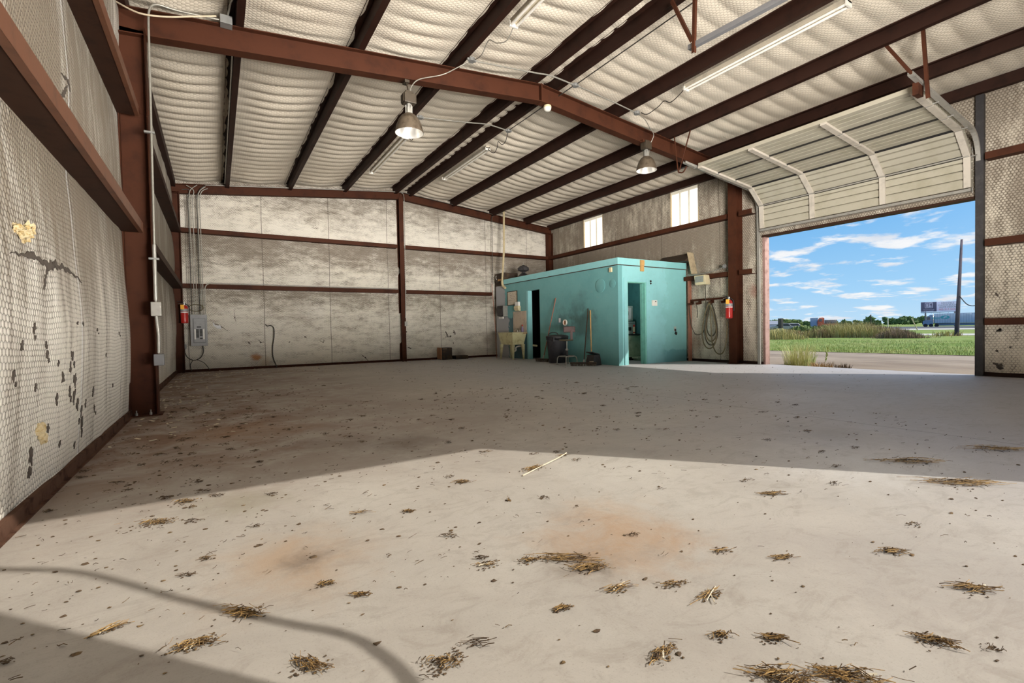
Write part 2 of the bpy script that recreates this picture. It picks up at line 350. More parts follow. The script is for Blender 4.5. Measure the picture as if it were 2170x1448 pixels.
def mat_floor():
    m, g, b = newmat('concrete_floor'); c = coords(g); s = g.sep(c)
    a = g.noise(c, 0.55, 9, 0.68, 0.8); e = g.noise(c, 2.2, 8, 0.7, 0.6); f = g.noise(c, 28.0, 6, 0.7); sp = g.noise(c, 140.0, 3, 0.6)
    col = g.mix(g.step(a, 0.35, 0.7), (0.46, 0.44, 0.405), (0.36, 0.335, 0.305))
    col = g.mix(g.m('MULTIPLY', g.step(e, 0.48, 0.7), 0.6), col, (0.51, 0.49, 0.45))
    col = g.mix(g.m('MULTIPLY', g.step(g.noise(c, 5.0, 8, 0.75, 1.0), 0.52, 0.72), 0.42), col, (0.27, 0.24, 0.205))
    # red-brown dirt trodden in along the left wall and towards the back
    left = g.m('SUBTRACT', 1.0, g.step(g.m('ADD', s[0], g.m('MULTIPLY', g.noise(c, 0.6, 5, 0.6), 4.0)), 1.0, 6.6))
    deep = g.step(s[1], 2.2, 5.0)
    dirt = g.m('MULTIPLY', g.m('ADD', 0.10, g.m('MULTIPLY', left, g.m('MULTIPLY', deep, 0.80))), g.m('ADD', 0.45, g.step(e, 0.3, 0.65)), clamp=True)
    col = g.mix(dirt, col, (0.185, 0.112, 0.078))
    # greyer slab on the right, the blue of the sky light put into its colour
    right = g.step(g.m('ADD', s[0], g.m('MULTIPLY', a, 3.0)), 4.5, 8.0)
    col = g.mix(g.m('MULTIPLY', right, 0.7), col, (0.42, 0.42, 0.455))
    def spot(x, y, r, colr, k):
        nonlocal col
        dd = g.vm('DISTANCE', c, (x, y, 0.0)); q = g.m('ADD', dd, g.m('MULTIPLY', g.m('SUBTRACT', g.noise(c, 1.6 / r, 6, 0.7, 0.6), 0.5), r * 2.0))
        col = g.mix(g.m('MULTIPLY', g.m('SUBTRACT', 1.0, g.step(q, r * -0.2, r * 1.1)), k), col, colr)
    spot(2.05, 1.40, 0.17, (0.16, 0.13, 0.10), 0.75); spot(2.35, 1.52, 0.46, (0.38, 0.235, 0.13), 0.8); spot(1.1, 2.05, 0.42, (0.38, 0.26, 0.165), 0.7)
    spot(1.15, 2.05, 0.14, (0.14, 0.11, 0.09), 0.65); spot(0.95, 2.95, 0.35, (0.26, 0.24, 0.17), 0.5); spot(2.15, 3.75, 0.42, (0.09, 0.06, 0.045), 0.6)
    spot(1.75, 4.1, 0.5, (0.1, 0.065, 0.05), 0.4); spot(4.3, 1.5, 0.8, (0.56, 0.55, 0.53), 0.7); spot(3.0, 2.2, 0.7, (0.54, 0.52, 0.48), 0.6); spot(1.6, 2.7, 0.5, (0.52, 0.50, 0.46), 0.5); spot(7.0, 3.4, 1.0, (0.55, 0.55, 0.58), 0.6); spot(5.2, 2.0, .6, (.25, .235, .23), .45); spot(3.4, 4.6, 1.0, (.24, .21, .19), .4); spot(1.0, 5.2, 0.8, (0.30, 0.17, 0.09), 0.5); spot(3.0, 0.9, 0.6, (0.34, 0.31, 0.29), 0.4)
    # crumbs of dirt
    col = g.mix(g.m('MULTIPLY', g.step(f, 0.66, 0.74), g.m('ADD', 0.25, g.m('MULTIPLY', left, 0.4))), col, (0.10, 0.075, 0.055))
    col = g.mix(g.m('MULTIPLY', g.step(sp, 0.55, 0.72), 0.3), col, (0.2, 0.17, 0.14))
    col = g.mix(g.m('MULTIPLY', g.step(g.noise(g.vm('MULTIPLY', c, (1.0, 2.2, 1.0)), 3.2, 9, 0.8, 1.5), 0.5, 0.62), 0.28), col, (0.245, 0.215, 0.185))
    # sawn joint
    w = g.m('ADD', s[0], g.m('MULTIPLY', g.noise(c, 1.2, 3), 0.05))
    j = g.m('LESS_THAN', g.m('ABSOLUTE', g.m('SUBTRACT', w, 5.83)), 0.006)
    col = g.mix(g.m('MULTIPLY', j, 0.6), col, (0.08, 0.07, 0.065))
    r = g.m('ADD', 0.42, g.m('MULTIPLY', e, 0.42))
    setb(g, b, Base_Color=col, Roughness=r, Normal=g.bump(g.m('ADD', g.m('MULTIPLY', e, 1.0), g.m('MULTIPLY', f, 0.5)), 0.35, 0.006))
    b.inputs['Specular IOR Level'].default_value = 0.4
    return m
def struct(o, label, cat): return tag(o, label, cat, None, 'structure')
def lin(a, b, step): n = max(1, int(round((b - a) / step))); return [a + (b - a) * i / n for i in range(n + 1)]

mb = MB(); mb.box(-0.25, W + 0.12, YF - 0.1, D + 0.2, -0.25, 0.0)
struct(mb.build('floor', mat_floor(), keep=True), 'dirty bare concrete floor slab of the metal shed', 'floor')

PX = [1.19, 2.68, 4.15, 5.66, 6.13, 7.6, 9.08, 10.5]
def ceil_fn(x, y):
    edges = [-0.1] + PX + [W + 0.1]
    for a, b in zip(edges, edges[1:]):
        if a <= x <= b: t = (x - a) / (b - a); break
    else: t = 0
    k = math.sin(math.pi * t); q = 0.31
    ph = y / q + 0.35 * noise.noise(V((x * 0.5, y * 0.35, 3.0)))
    amp = (0.058 if y > YM else 0.04) * (0.75 + 0.6 * noise.noise(V((x * 0.6, y * 0.5, 9.0))))
    z = zp(x) + 0.205 - 0.035 * k - amp * abs(math.sin(math.pi * ph)) * max(k, 0) ** 1.5
    return (x, y, z + 0.010 * noise.noise(V((x * 2.2, y * 2.2, 1.0))))
xs = [-0.1]
for a, b in zip([-0.1] + PX, PX + [W + 0.1]): xs += lin(a, b, 0.17)[1:]
mb = MB(); mb.grid(ceil_fn, xs, lin(YF - 0.05, D + 0.05, 0.03))
ce = mb.build('ceiling', mat_ceiling(), keep=True, smooth=60, normals=False)
struct(ce, 'cream insulation blanket billowing behind chicken wire under the low pitched roof', 'ceiling')
mb = MB()
for x0, x1 in ((-0.3, W / 2), (W / 2, W + 0.3)):
    f = lambda x: EAVE + PITCH * (min(x, W - x)) + 0.26
    mb.prism([(x0, YF - 0.2, f(x0)), (x1, YF - 0.2, f(x1)), (x1, YF - 0.2, f(x1) + 0.05), (x0, YF - 0.2, f(x0) + 0.05)], (0, D - YF + 0.4, 0))
o = mb.build('roof_sheeting', MT['galv_dull'], ce)

def puff(t, z, lv, amp, seed):
    for a, b in zip(lv, lv[1:]):
        if a <= z <= b: k = math.sin(math.pi * (z - a) / (b - a)); break
    else: k = 0
    return amp * k * (0.6 + 0.8 * noise.noise(V((t * 0.45, z * 0.5, seed)))) + 0.012 * noise.noise(V((t * 1.6, z * 1.1, seed + 4))) + 0.006 * noise.noise(V((t * 5, z * 2.5, seed + 8)))
LV = [0.0, 2.12, 3.5, 5.2]
mb = MB(); mb.grid(lambda y, z: (max(0.004, puff(y, z, LV, 0.055, 2.0)), y, z), lin(YF, 7.0, 0.03) + lin(7.0, D, 0.09)[1:], lin(0, 4.84, 0.04))
mb.box(-0.14, -0.03, YF - 0.1, D + 0.15, -0.02, 4.9)
wl = struct(mb.build('wall_left', M_LEFT, keep=True, smooth=70), 'left side wall of torn white faced insulation behind chicken wire', 'wall')
mb = MB(); mb.grid(lambda x, z: (x, D - max(0.003, puff(x, z, LV, 0.035, 6.0)), min(z, zp(x) + 0.24)), lin(0, W, 0.1), lin(0, 5.5, 0.1))
mb.prism([(-0.14, D + 0.03, -0.02), (W + 0.14, D + 0.03, -0.02), (W + 0.14, D + 0.03, 4.85), (W / 2, D + 0.03, 5.44), (-0.14, D + 0.03, 4.85)], (0, 0.1, 0))
struct(mb.build('wall_back', M_BACK, keep=True, smooth=70), 'sooty far gable wall of cream insulation in tall seamed panels', 'wall')
def rpuff(y, z):
    k = max(0.003, puff(y, z, LV, 0.03, 11.0)); return min(k, 0.012) if 2.3 < y < 6.8 else k
mb = MB(); DY0, DY1, DZ = 2.70, 6.36, 2.97
WIN = [(8.08, 8.95), (11.70, 12.62)]
rects = [(YF, DY0, 0, 4.84), (DY0, DY1, DZ, 4.84), (DY1, WIN[0][0], 0, 4.84), (WIN[0][0], WIN[0][1], 0, 3.62), (WIN[0][0], WIN[0][1], 4.62, 4.84),
         (WIN[0][1], WIN[1][0], 0, 4.84), (WIN[1][0], WIN[1][1], 0, 3.62), (WIN[1][0], WIN[1][1], 4.62, 4.84), (WIN[1][1], D, 0, 4.84)]
for y0, y1, z0, z1 in rects:
    mb.grid(lambda y, z: (W - rpuff(y, z), y, z), lin(y0, y1, 0.09), lin(z0, z1, 0.09))
    mb.box(W + 0.025, W + 0.12, y0, y1, z0 - (0.02 if z0 == 0 else 0), z1 + 0.0)
wr = struct(mb.build('wall_right', M_RIGHT, keep=True, smooth=70), 'right side wall of quilted insulation around the open vehicle door', 'wall')
FX0, FX1, FZ = 2.62, 5.89, 3.6
mb = MB()
for x0, x1, z0, z1 in ((-0.14, FX0, 0, 5.0), (FX1, W + 0.14, 0, 5.0), (FX0, FX1, FZ, 5.42), (FX1, W / 2 + 2.5, 5.0, 5.2)):
    mb.box(x0, x1, YF - 0.1, YF, z0, min(z1, 5.42))
mb.prism([(-0.14, YF - 0.1, 4.9), (W + 0.14, YF - 0.1, 4.9), (W / 2, YF - 0.1, 5.45)], (0, 0.1, 0))
struct(mb.build('wall_front', M_BACK, keep=True), 'front gable wall with a tall open doorway beside the camera', 'wall')

# ---- steel frame
def beam(name, p0, p1, poly, label, cat, mat='steel_red', up=(0, 0, 1)):
    mb = MB(); mb.beam(p0, p1, poly, up); return struct(mb.build(name, MT[mat], keep=True), label, cat)
IC = I_poly(0.27, 0.20)
lc = beam('steel_column', (0.145, YM, 0), (0.145, YM, 4.42), IC, 'red oxide steel column on the left wall, nearest the camera', 'column', up=(1, 0, 0))
rc = beam('steel_column', (W - 0.145, YM, 0), (W - 0.145, YM, 4.42), IC, 'red oxide steel column right of the hanging hose and extinguisher', 'column', up=(1, 0, 0))
beam('steel_column', (0.10, D - 0.13, 0), (0.10, D - 0.13, 4.5), I_poly(0.19, 0.2), 'dark steel column in the far left corner beside the breaker panel', 'column', up=(1, 0, 0))
beam('steel_column', (W - 0.11, D - 0.13, 0), (W - 0.11, D - 0.13, 4.5), I_poly(0.2, 0.2), 'dark steel column in the far right corner behind the teal office', 'column', up=(1, 0, 0))
beam('steel_column', (5.83, D - 0.14, 0), (5.83, D - 0.14, 5.05), I_poly(0.24, 0.14), 'steel wind column in the middle of the far gable wall', 'column', up=(0, 1, 0))
mb = MB(); mb.box(0.0, 0.32, YM - 0.13, YM + 0.13, 0.0, 0.015)
mb.build('base_plate', MT['steel_red'], lc, bevel=0.003)
mb = MB(); [mb.lathe((0.08 + 0.13 * i, YM - 0.115, 0.012), [(0.014, 0), (0.014, 0.03), (0.007, 0.03), (0.007, 0.06)], 8) for i in range(2)]; mb.build('anchor_bolt', MT['galv_dull'], lc)
mb = MB(); mb.box(W - 0.32, W, YM - 0.13, YM + 0.13, 0.0, 0.012); mb.build('base_plate', MT['steel_red'], rc)
IR = I_poly(0.30, 0.16)
ra = beam('roof_rafter', (0.0, YM, zp(0) - 0.15), (W / 2, YM, zp(W / 2) - 0.15), IR, 'big red oxide rafter rising from the left column to the ridge', 'rafter')
rb = beam('roof_rafter', (W / 2, YM, zp(W / 2) - 0.15), (W - 0.0, YM, zp(W) - 0.15), IR, 'big red oxide rafter falling from the ridge behind the raised door', 'rafter')
mb = MB(); mb.box(W / 2 - 0.012, W / 2 + 0.012, YM - 0.085, YM + 0.085, zp(W / 2) - 0.31, zp(W / 2) + 0.005); mb.build('splice_plate', MT['steel_red'], ra)
IE = I_poly(0.23, 0.14)
beam('roof_rafter', (0.0, D - 0.13, zp(0) - 0.06), (W / 2, D - 0.13, zp(W / 2) - 0.06), IE, 'end rafter along the far gable, left of the ridge', 'rafter', 'steel_red')
beam('roof_rafter', (W / 2, D - 0.13, zp(W / 2) - 0.06), (W, D - 0.13, zp(W) - 0.06), IE, 'end rafter along the far gable, above the teal office', 'rafter', 'steel_red')
plab = ['first roof purlin from the left wall, with a conduit along it', 'second roof purlin from the left wall, bare', 'third roof purlin from the left wall, over the nearer bay lamp',
        'left one of the close pair of ridge purlins', 'right one of the close pair of ridge purlins, beside a long conduit', 'roof purlin just right of the ridge pair, carrying the longest tube light',
        'roof purlin from which the raised door tracks hang', 'roof purlin close above the raised door sections']
for x, l in zip(PX, plab):
    beam('roof_purlin', (x, YF, zp(x)), (x, D, zp(x)), Z_poly(0.2, 0.085), l, 'purlin', 'steel_purlin')
beam('eave_strut', (W - 0.12, YF, zp(0)), (W - 0.12, D, zp(0)), [(0, 0), (0.12, 0), (0.12, 0.18), (0, 0.18)], 'dark eave beam along the top of the right wall', 'beam', 'steel_purlin')
beam('eave_strut', (0.12, YF, zp(0)), (0.12, D, zp(0)), [(0, 0), (-0.12, 0), (-0.12, 0.18), (0, 0.18)], 'dark eave beam along the top of the left wall', 'beam', 'steel_purlin')
GP = [(0, 0), (0.2, 0), (0.2, 0.11), (0.165, 0.11), (0.165, 0.104), (0.194, 0.104), (0.194, 0.006), (0, 0.006)]
GM = [(-a, b) for a, b in GP]
def girt(p0, p1, poly, label, mat='steel_lip'): return beam('wall_girt', p0, p1, poly, label, 'girt', mat)
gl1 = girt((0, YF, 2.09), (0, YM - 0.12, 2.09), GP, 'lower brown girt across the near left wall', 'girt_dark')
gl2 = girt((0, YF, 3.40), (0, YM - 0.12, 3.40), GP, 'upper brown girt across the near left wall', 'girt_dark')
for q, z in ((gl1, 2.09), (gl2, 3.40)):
    mb = MB(); mb.box(0.2, 0.203, YF, YM - 0.12, z - 0.003, z + 0.11).box(0.165, 0.203, YF, YM - 0.12, z - 0.004, z - 0.0005); mb.build('flange_face', MT['steel_lip'], q)  # lighter strip on a dark girt: shade underneath put into the colours
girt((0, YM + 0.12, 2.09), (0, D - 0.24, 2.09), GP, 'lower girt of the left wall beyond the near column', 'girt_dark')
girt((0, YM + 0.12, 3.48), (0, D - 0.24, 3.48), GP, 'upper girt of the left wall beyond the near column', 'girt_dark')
for z, n in ((2.12, 'lower'), (3.51, 'upper')):
    girt((0.2, D, z), (5.70, D, z), GP, n + ' girt of the far wall between the left corner and the middle column', 'steel_red')
    girt((5.96, D, z), (W - 0.22 if z > 3 else 9.03, D, z), GP, n + ' girt of the far wall right of the middle column', 'steel_red')
    girt((W, YM + 0.12, z), (W, D - 0.24 if z > 3 else 8.40, z), GM, n + (' girt of the right wall under the bright panels' if z > 3 else ' girt of the right wall above the hose hooks'), 'steel_red')
    girt((W, DY1 + 0.14, z), (W, YM - 0.12, z), GM, n + ' short girt between the right column and the door frame', 'steel_red')
    girt((W, YF, z), (W, DY0 - 0.14, z), GM, n + ' girt of the right wall at the right edge, near the doorway', 'steel_red')
girt((W, YF, 0.84), (W, DY0 - 0.14, 0.84), GM, 'lowest girt of the right wall, right of the doorway', 'steel_red')
mb = MB(); [mb.box(0.2, 0.285, YM - 0.016, YM - 0.008, z, z + 0.06) for z in (2.17, 3.47)]; mb.build('girt_clip', MT['steel_red'], lc)
# base angles
mb = MB(); mb.box(0, 0.05, YF, D, 0, 0.006).box(0, 0.03, YF, D, 0, 0.075)
struct(mb.build('baseboard_left', MT['dusty_steel'], keep=True), 'rusty base angle along the foot of the left wall', 'baseboard')
mb = MB(); mb.box(0, W, D - 0.045, D, 0, 0.065); struct(mb.build('baseboard_back', MT['steel_red'], keep=True), 'rusty base angle along the foot of the far wall', 'baseboard')
mb = MB(); mb.box(W - 0.04, W, YF, DY0, 0, 0.065).box(W - 0.04, W, DY1, D, 0, 0.065); struct(mb.build('baseboard_right', MT['steel_purlin'], keep=True), 'dark base angle along the foot of the right wall', 'baseboard')
# door frame of the right hand doorway
mb = MB(); mb.box(W - 0.10, W + 0.12, DY0 - 0.10, DY0, 0, 4.6); struct(mb.build('trim_1', MT['soft_black'], keep=True), 'dark steel jamb post on the near side of the side doorway', 'door jamb')
mb = MB(); mb.box(W + 0.0, W + 0.17, DY1 - 0.05, DY1 + 0.09, 0, 3.05); struct(mb.build('trim_2', MT['jamb_pink'], keep=True), 'pinkish steel jamb on the far side of the doorway', 'door jamb')
mb = MB(); mb.box(W - 0.04, W + 0.15, DY0, DY1, DZ - 0.03, DZ + 0.012); struct(mb.build('trim_3', MT['girt_dark'], keep=True), 'steel header over the side doorway', 'door header')

# translucent wall lights
def mat_panel():
    m, g, b = newmat('fibreglass_panel'); c = coords(g)
    col = g.mix(g.noise(c, 3.0, 3), (1.0, 0.93, 0.78), (1.0, 0.99, 0.95))
    setb(g, b, Base_Color=(0.8, 0.78, 0.7), Emission_Color=col, Emission_Strength=1.15, Roughness=0.4); return m
MP = mat_panel()
mk('panel_rib', (0.55, 0.50, 0.40), 0.5, emit=(0.8, 0.74, 0.6), es=0.45)
for i, (y0, y1) in enumerate(WIN):
    e = thing('window_%d' % (i + 1), ('bright translucent wall panel high on the right wall, ' + ('nearer the raised door' if i == 0 else 'nearer the far corner')), 'window', (W, (y0 + y1) / 2, 3.62), None, 'structure')
    mb = MB(); mb.box(W + 0.03, W + 0.045, y0, y1, 3.62, 4.62); mb.build('pane', MP, e)
    for k in range(1, 3):
        y = y0 + (y1 - y0) * k / 3; mb = MB(); mb.box(W + 0.0, W + 0.029, y - 0.022, y + 0.022, 3.62, 4.62); mb.build('rib', MT['panel_rib'], e)
    mb = MB(); mb.box(W - 0.005, W + 0.029, y0, y1, 4.54, 4.62); mb.build('head_strip', MT['panel_rib'], e)
    mb = MB(); mb.box(W - 0.02, W + 0.03, y0 - 0.025, y0, 3.62, 4.62).box(W - 0.02, W + 0.03, y1, y1 + 0.025, 3.62, 4.62); mb.build('edge_trim', MT['tan'], e)

# ---- rips and tufts in the left wall's facing
def rip(pts, w, parent, wallfn, seed, mat='rip', name='tear', off=0.005):
    """ragged dark slit along a polyline of (a, z) wall coordinates"""
    rnd = random.Random(seed); P = []
    for (a, z), (a2, z2) in zip(pts, pts[1:]):
        for k in range(7): P.append((a + (a2 - a) * k / 7, z + (z2 - z) * k / 7))
    P.append(pts[-1]); L = []; R = []
    for i, (a, z) in enumerate(P):
        t = math.sin(math.pi * min(1, (i + 0.3) / len(P))); d = (P[min(i + 1, len(P) - 1)][0] - P[max(i - 1, 0)][0], P[min(i + 1, len(P) - 1)][1] - P[max(i - 1, 0)][1])
        l = math.hypot(*d) or 1; nx, nz = -d[1] / l, d[0] / l
        q = w * t * rnd.uniform(0.05, 1.7); q2 = w * t * rnd.uniform(0.05, 1.7); a += rnd.uniform(-.5, .5) * w; z += rnd.uniform(-.3, .3) * w
        L.append((a + nx * q, z + nz * q)); R.append((a - nx * q2, z - nz * q2))
    mb = MB(); vs = [wallfn(a, z, off) for a, z in L] + [wallfn(a, z, off) for a, z in R] + [wallfn(a, z, off - 0.006) for a, z in L] + [wallfn(a, z, off - 0.006) for a, z in R]
    n = len(P); fs = []
    for i in range(n - 1): fs += [(i, i + 1, n + i + 1, n + i), (i, 2 * n + i, 2 * n + i + 1, i + 1), (n + i, n + i + 1, 3 * n + i + 1, 3 * n + i)]
    mb.add(vs, fs); return mb.build(name, MT[mat], parent)
wl['_o'] = V((0, 0, 0))
def hole(a, z, w, h, parent, wallfn, seed, off=0.005):
    """ragged dark hole in the facing"""
    r = random.Random(seed); n = 15; P = []
    for i in range(n):
        t = 2 * math.pi * i / n; k = r.uniform(0.3, 1.35); P.append((a + w * k * math.cos(t) + (0.25 * h * math.sin(t) * r.uniform(-1, 1)), z + h * k * math.sin(t)))
    mb = MB(); vs = [wallfn(a, z, off)] + [wallfn(p, q, off) for p, q in P] + [wallfn(p, q, off - 0.006) for p, q in P]; fs = []
    for i in range(n): j = (i + 1) % n; fs += [(0, 1 + i, 1 + j), (1 + i, 1 + n + i, 1 + n + j, 1 + j)]
    mb.add(vs, fs); return mb.build('tear', MT['rip'], parent)
LW = lambda y, z, o: (max(0.004, puff(y, z, LV, 0.055, 2.0)) + o, y, z)
rip([(3.161, 1.312), (3.367, 1.337), (3.549, 1.349), (3.752, 1.327), (3.892, 1.35), (4.152, 1.368), (4.385, 1.348), (4.646, 1.309)], 0.021, wl, LW, 1)
rip([(3.75, 1.33), (3.697, 1.246), (3.654, 1.176)], 0.012, wl, LW, 2)
rip([(4.37, 2.70), (4.52, 2.71), (4.56, 2.66)], 0.014, wl, LW, 3); rip([(4.50, 2.68), (4.43, 2.599), (4.358, 2.521), (4.383, 2.453)], 0.018, wl, LW, 4)
rnd = random.Random(5)
for i, (y, z, h) in enumerate([(3.461, .958, .05), (3.289, .872, .045), (3.689, .868, .035), (3.70, .819, .045), (4.555, 1.009, .03), (4.39, 1.009, .025), (3.171, .731, .05), (3.905, .756, .03), (3.512, .648, .05),
                               (4.245, .79, .07), (4.20, .71, .06), (4.025, .661, .08), (4.19, .556, .06), (3.903, .536, .06), (4.976, .479, .06), (5.1, .968, .03), (4.315, .512, .10), (4.42, .445, .08), (4.564, .383, .08),
                               (3.986, .254, .05), (4.719, .416, .05), (3.50, .28, .09), (3.478, .2, .05), (4.388, .17, .05), (5.04, .339, .05), (3.758, .393, .06), (4.33, .62, .10), (4.62, .30, .10), (5.5, .75, .03), (5.9, .45, .04), (6.2, .95, .03)]):
    hole(y, z, .010 + h * .24, h * .55, wl, LW, 20 + i)
    if i % 3 == 0: hole(y + rnd.uniform(-.06, .06), z - h * .9, .008 + h * .12, h * .3, wl, LW, 120 + i)
mb = MB()
for k in range(7): mb.blob((0.05, 3.28 + k * .034 + rnd.uniform(-.02, .02), 1.45 + rnd.uniform(-.025, .025)), 0.022 + rnd.uniform(0, .02), 3, 1.1, 4, (0.7, 1, 0.8), k)
mb.build('insulation_tuft', MT['yellow_wool'], wl, smooth=80)
mb = MB(); [mb.blob((0.04, 9.35 + .05 * math.cos(k), 1.05 + .07 * math.sin(k)), .05, 2, .8, 3, (.6, 1, 1), k) for k in range(5)]; mb.build('insulation_tuft', MT['yellow_wool'], wl, smooth=80)
mb = MB(); [mb.blob((0.03, 3.62 + rnd.uniform(-.05, .05), .36 + rnd.uniform(-.05, .05)), .03, 2, .8, 3, (.6, 1, 1), k) for k in range(5)]; mb.build('insulation_tuft', MT['yellow_wool'], wl, smooth=80)
WB = bpy.data.objects['wall_back']; WB['_o'] = V((0, 0, 0))
BW = lambda x, z, o: (x, D - max(0.003, puff(x, z, LV, 0.035, 6.0)) - o, z)
for i, (pts, w) in enumerate([([(0.75, 1.33), (0.85, 1.22), (0.98, 1.16), (1.15, 1.02)], .012), ([(1.30, 1.60), (1.31, 1.35), (1.34, 1.25)], .008), ([(7.32, .93), (7.38, .80), (7.42, .72)], .03), ([(7.42, .72), (7.55, .76)], .02),
                              ([(7.62, 0.95), (7.68, .80)], .035), ([(7.30, .72), (7.44, .74)], .012), ([(5.96, .95), (6.0, .9)], .02), ([(4.57, .27), (4.68, .18), (4.80, .02)], .012), ([(3.0, .85), (3.06, .8)], .018), ([(2.6, .68), (2.63, .72)], .015),
                              ([(1.6, .72), (1.66, .66)], .02), ([(1.85, .78), (1.9, .70), (1.98, .72)], .012), ([(3.4, .72), (3.5, .66), (3.52, .75)], .012), ([(6.0, .42), (6.15, .40)], .02), ([(7.6, .55), (7.63, .48)], .012)]):
    rip(pts, w, WB, BW, 70 + i, off=.008)
mb = MB(); mb.add([BW(.82, 1.18, .01), BW(.98, 1.18, .02), BW(1.0, 1.08, .02), BW(.9, 1.10, .012), BW(.82, 1.28, .01)], [(0, 1, 2, 3), (0, 3, 4)]); mb.build('loose_flap', MT['vinyl_white'], WB)
WRo = wr; wr['_o'] = V((0, 0, 0)); RW = lambda y, z, o: (W - rpuff(y, z) - o, y, z)
for i, (pts, w) in enumerate([([(2.42, .78), (2.40, .74)], .035), ([(2.46, 1.36), (2.44, 1.30)], .02), ([(2.5, .22), (2.42, .16), (2.38, .22)], .03), ([(2.46, .45), (2.44, .40)], .015), ([(2.3, .5), (2.29, .46)], .02)]):
    rip(pts, w, wr, RW, 90 + i, off=.02)

# ================================================================ THE RAISED SECTIONAL DOOR
gd = thing('sectional_door', 'ribbed metal overhead door rolled up inside the side doorway', 'garage door', (11.3, 4.5, 3.0))
PR = [V((11.55, 0, 3.10)), V((11.53, 0, 3.64)), V((11.10, 0, 4.00)), V((10.50, 0, 4.06)), V((9.90, 0, 4.12)), V((9.32, 0, 4.18))]
GY0, GY1 = 2.74, 6.34
for a, b in zip(PR, PR[1:]):
    d = (b - a).normalized(); n = d.cross(V((0, 1, 0))).normalized()          # n points out of the room side
    if n.x > 0 or n.z > 0.2: n = -n
    if n.x > 0: n = -n
    L = (b - a).length; prof = []
    for s0, h in ((.028, -.07), (.028, 0), (.16, 0), (.162, -.055), (.184, -.055), (.188, 0), (.30, 0), (.302, -.055), (.324, -.055), (.328, 0), (.43, 0), (.432, -.055), (.454, -.055), (.458, 0), (L - .028, 0), (L - .028, -.07)):
        prof.append(a + d * s0 + n * h)
    mb = MB(); mb.prism([(p.x, GY0, p.z) for p in prof], (0, GY1 - GY0, 0)); sec = mb.build('door_section', MT['door_skin'], gd)
    for y in (GY0 + .045, 3.97, 5.21, GY1 - .045):
        mb = MB(); c = (a + b) / 2 + n * .022; mb.obox((c.x, y, c.z), d * (L / 2 - .02), (0, .045, 0), n * .02); mb.build('stile', MT['stile'], sec)
        if b is not PR[-1]:
            mb = MB(); c = b + n * .03; mb.obox((c.x, y, c.z), d * .05, (0, .03, 0), n * .008).tube([(c.x, y - .04, c.z), (c.x, y + .04, c.z)], .012); mb.build('hinge', MT['galv_dull'], sec)
mb = MB(); mb.box(11.50, 11.59, GY0, GY1, 3.055, 3.10); mb.build('bottom_seal', MT['galv'], gd)
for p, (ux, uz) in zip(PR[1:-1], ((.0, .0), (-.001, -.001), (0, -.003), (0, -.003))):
    mb = MB(); mb.obox((p.x + ux, (GY0 + GY1) / 2, p.z + uz), (.023, 0, -.016) if p.z < 4.02 else (.028, 0, -.003), (0, (GY1 - GY0) / 2, 0), (.004, 0, .005)); mb.build('joint_shadow', MT['black'], gd)  # black strips stand in for the shadow in the section joints
mb = MB(); mb.box(11.465, 11.495, GY0 + .02, GY1 - .02, 3.615, 3.635); mb.build('strut', MT['galv'], gd)
for side, y in ((0, GY0 - .075), (1, GY1 + .075)):
    path = [V((W - .075, y, 0.01)), V((W - .075, y, 3.5))] + [V((W - .075 - .42 * (1 - math.cos(t)), y, 3.5 + .5 * math.sin(t))) for t in (math.pi / 2 * k / 8 for k in range(1, 9))] + [V((8.86 if side == 0 else 9.02, y, 4.235))]
    mb = MB(); mb.sweep(path, [(-.03, -.022), (.03, -.022), (.03, .022), (.024, .022), (.024, -.016), (-.024, -.016), (-.024, .022), (-.03, .022)], (0, 0.001, 1) if False else (1, 0, 0.35)); mb.build('track', MT['galv'], gd)
    mb = MB(); mb.box(W - .045, W - .018, y - .04, y + .04, 1.2, 1.26).box(W - .045, W - .018, y - .04, y + .04, 2.6, 2.66).box(W - .08, W - .04, y - .005, y + .005, 3.0, 3.9); mb.build('track_bracket', MT['galv_dull'], gd)
    yy = GY0 + .01 if side == 0 else GY1 - .01
    mb = MB(); mb.tube([(W - .03, yy + (.0), 3.04), (W - .05, yy, 3.9)], .004, 5); mb.build('lift_cable', MT['galv_dull'], gd)
    mb = MB()
    for p in PR[1:]: mb.tube([(p.x - .02, yy, p.z - .02), (p.x - .02, y, p.z - .02)], .01, 6)
    mb.build('roller_stem', MT['galv_dull'], gd)
LP = [(-.02, 0), (.02, 0), (.02, .004), (-.016, .004), (-.016, .04), (-.02, .04)]
t = thing('track_hanger', 'brown angle iron hanger holding the right end of the raised door track', 'hanger', (9.2, 2.62, 4.2))
mb = MB(); mb.beam((9.18, 2.58, 3.95), (9.18, 2.64, 4.98), LP, (1, 0, 0)); mb.build('drop_bar', MT['steel_red'], t)
mb = MB(); mb.beam((9.20, 2.66, 4.18), (9.18, 3.10, 4.98), LP, (1, 0, 0)); mb.build('brace', MT['steel_red'], t)
mb = MB(); mb.box(9.12, 9.3, 2.66, 2.73, 4.03, 4.2); mb.build('stop_block', MT['steel_red'], t, bevel=.004)
t = thing('track_hanger', 'bent brown strap hanger holding the left end of the raised door track', 'hanger', (9.2, 6.5, 4.1))
mb = MB(); mb.tube(spline([(9.14, 6.76, 4.96), (9.12, 6.66, 4.2), (9.12, 6.60, 4.10), (9.12, 6.52, 4.09), (9.12, 6.44, 4.18)], 5), .014, 6); mb.build('strap', MT['steel_red'], t)
mb = MB(); mb.tube([(9.12, 6.62, 4.15), (9.14, 6.32, 4.98)], .013, 6); mb.build('brace', MT['steel_red'], t)
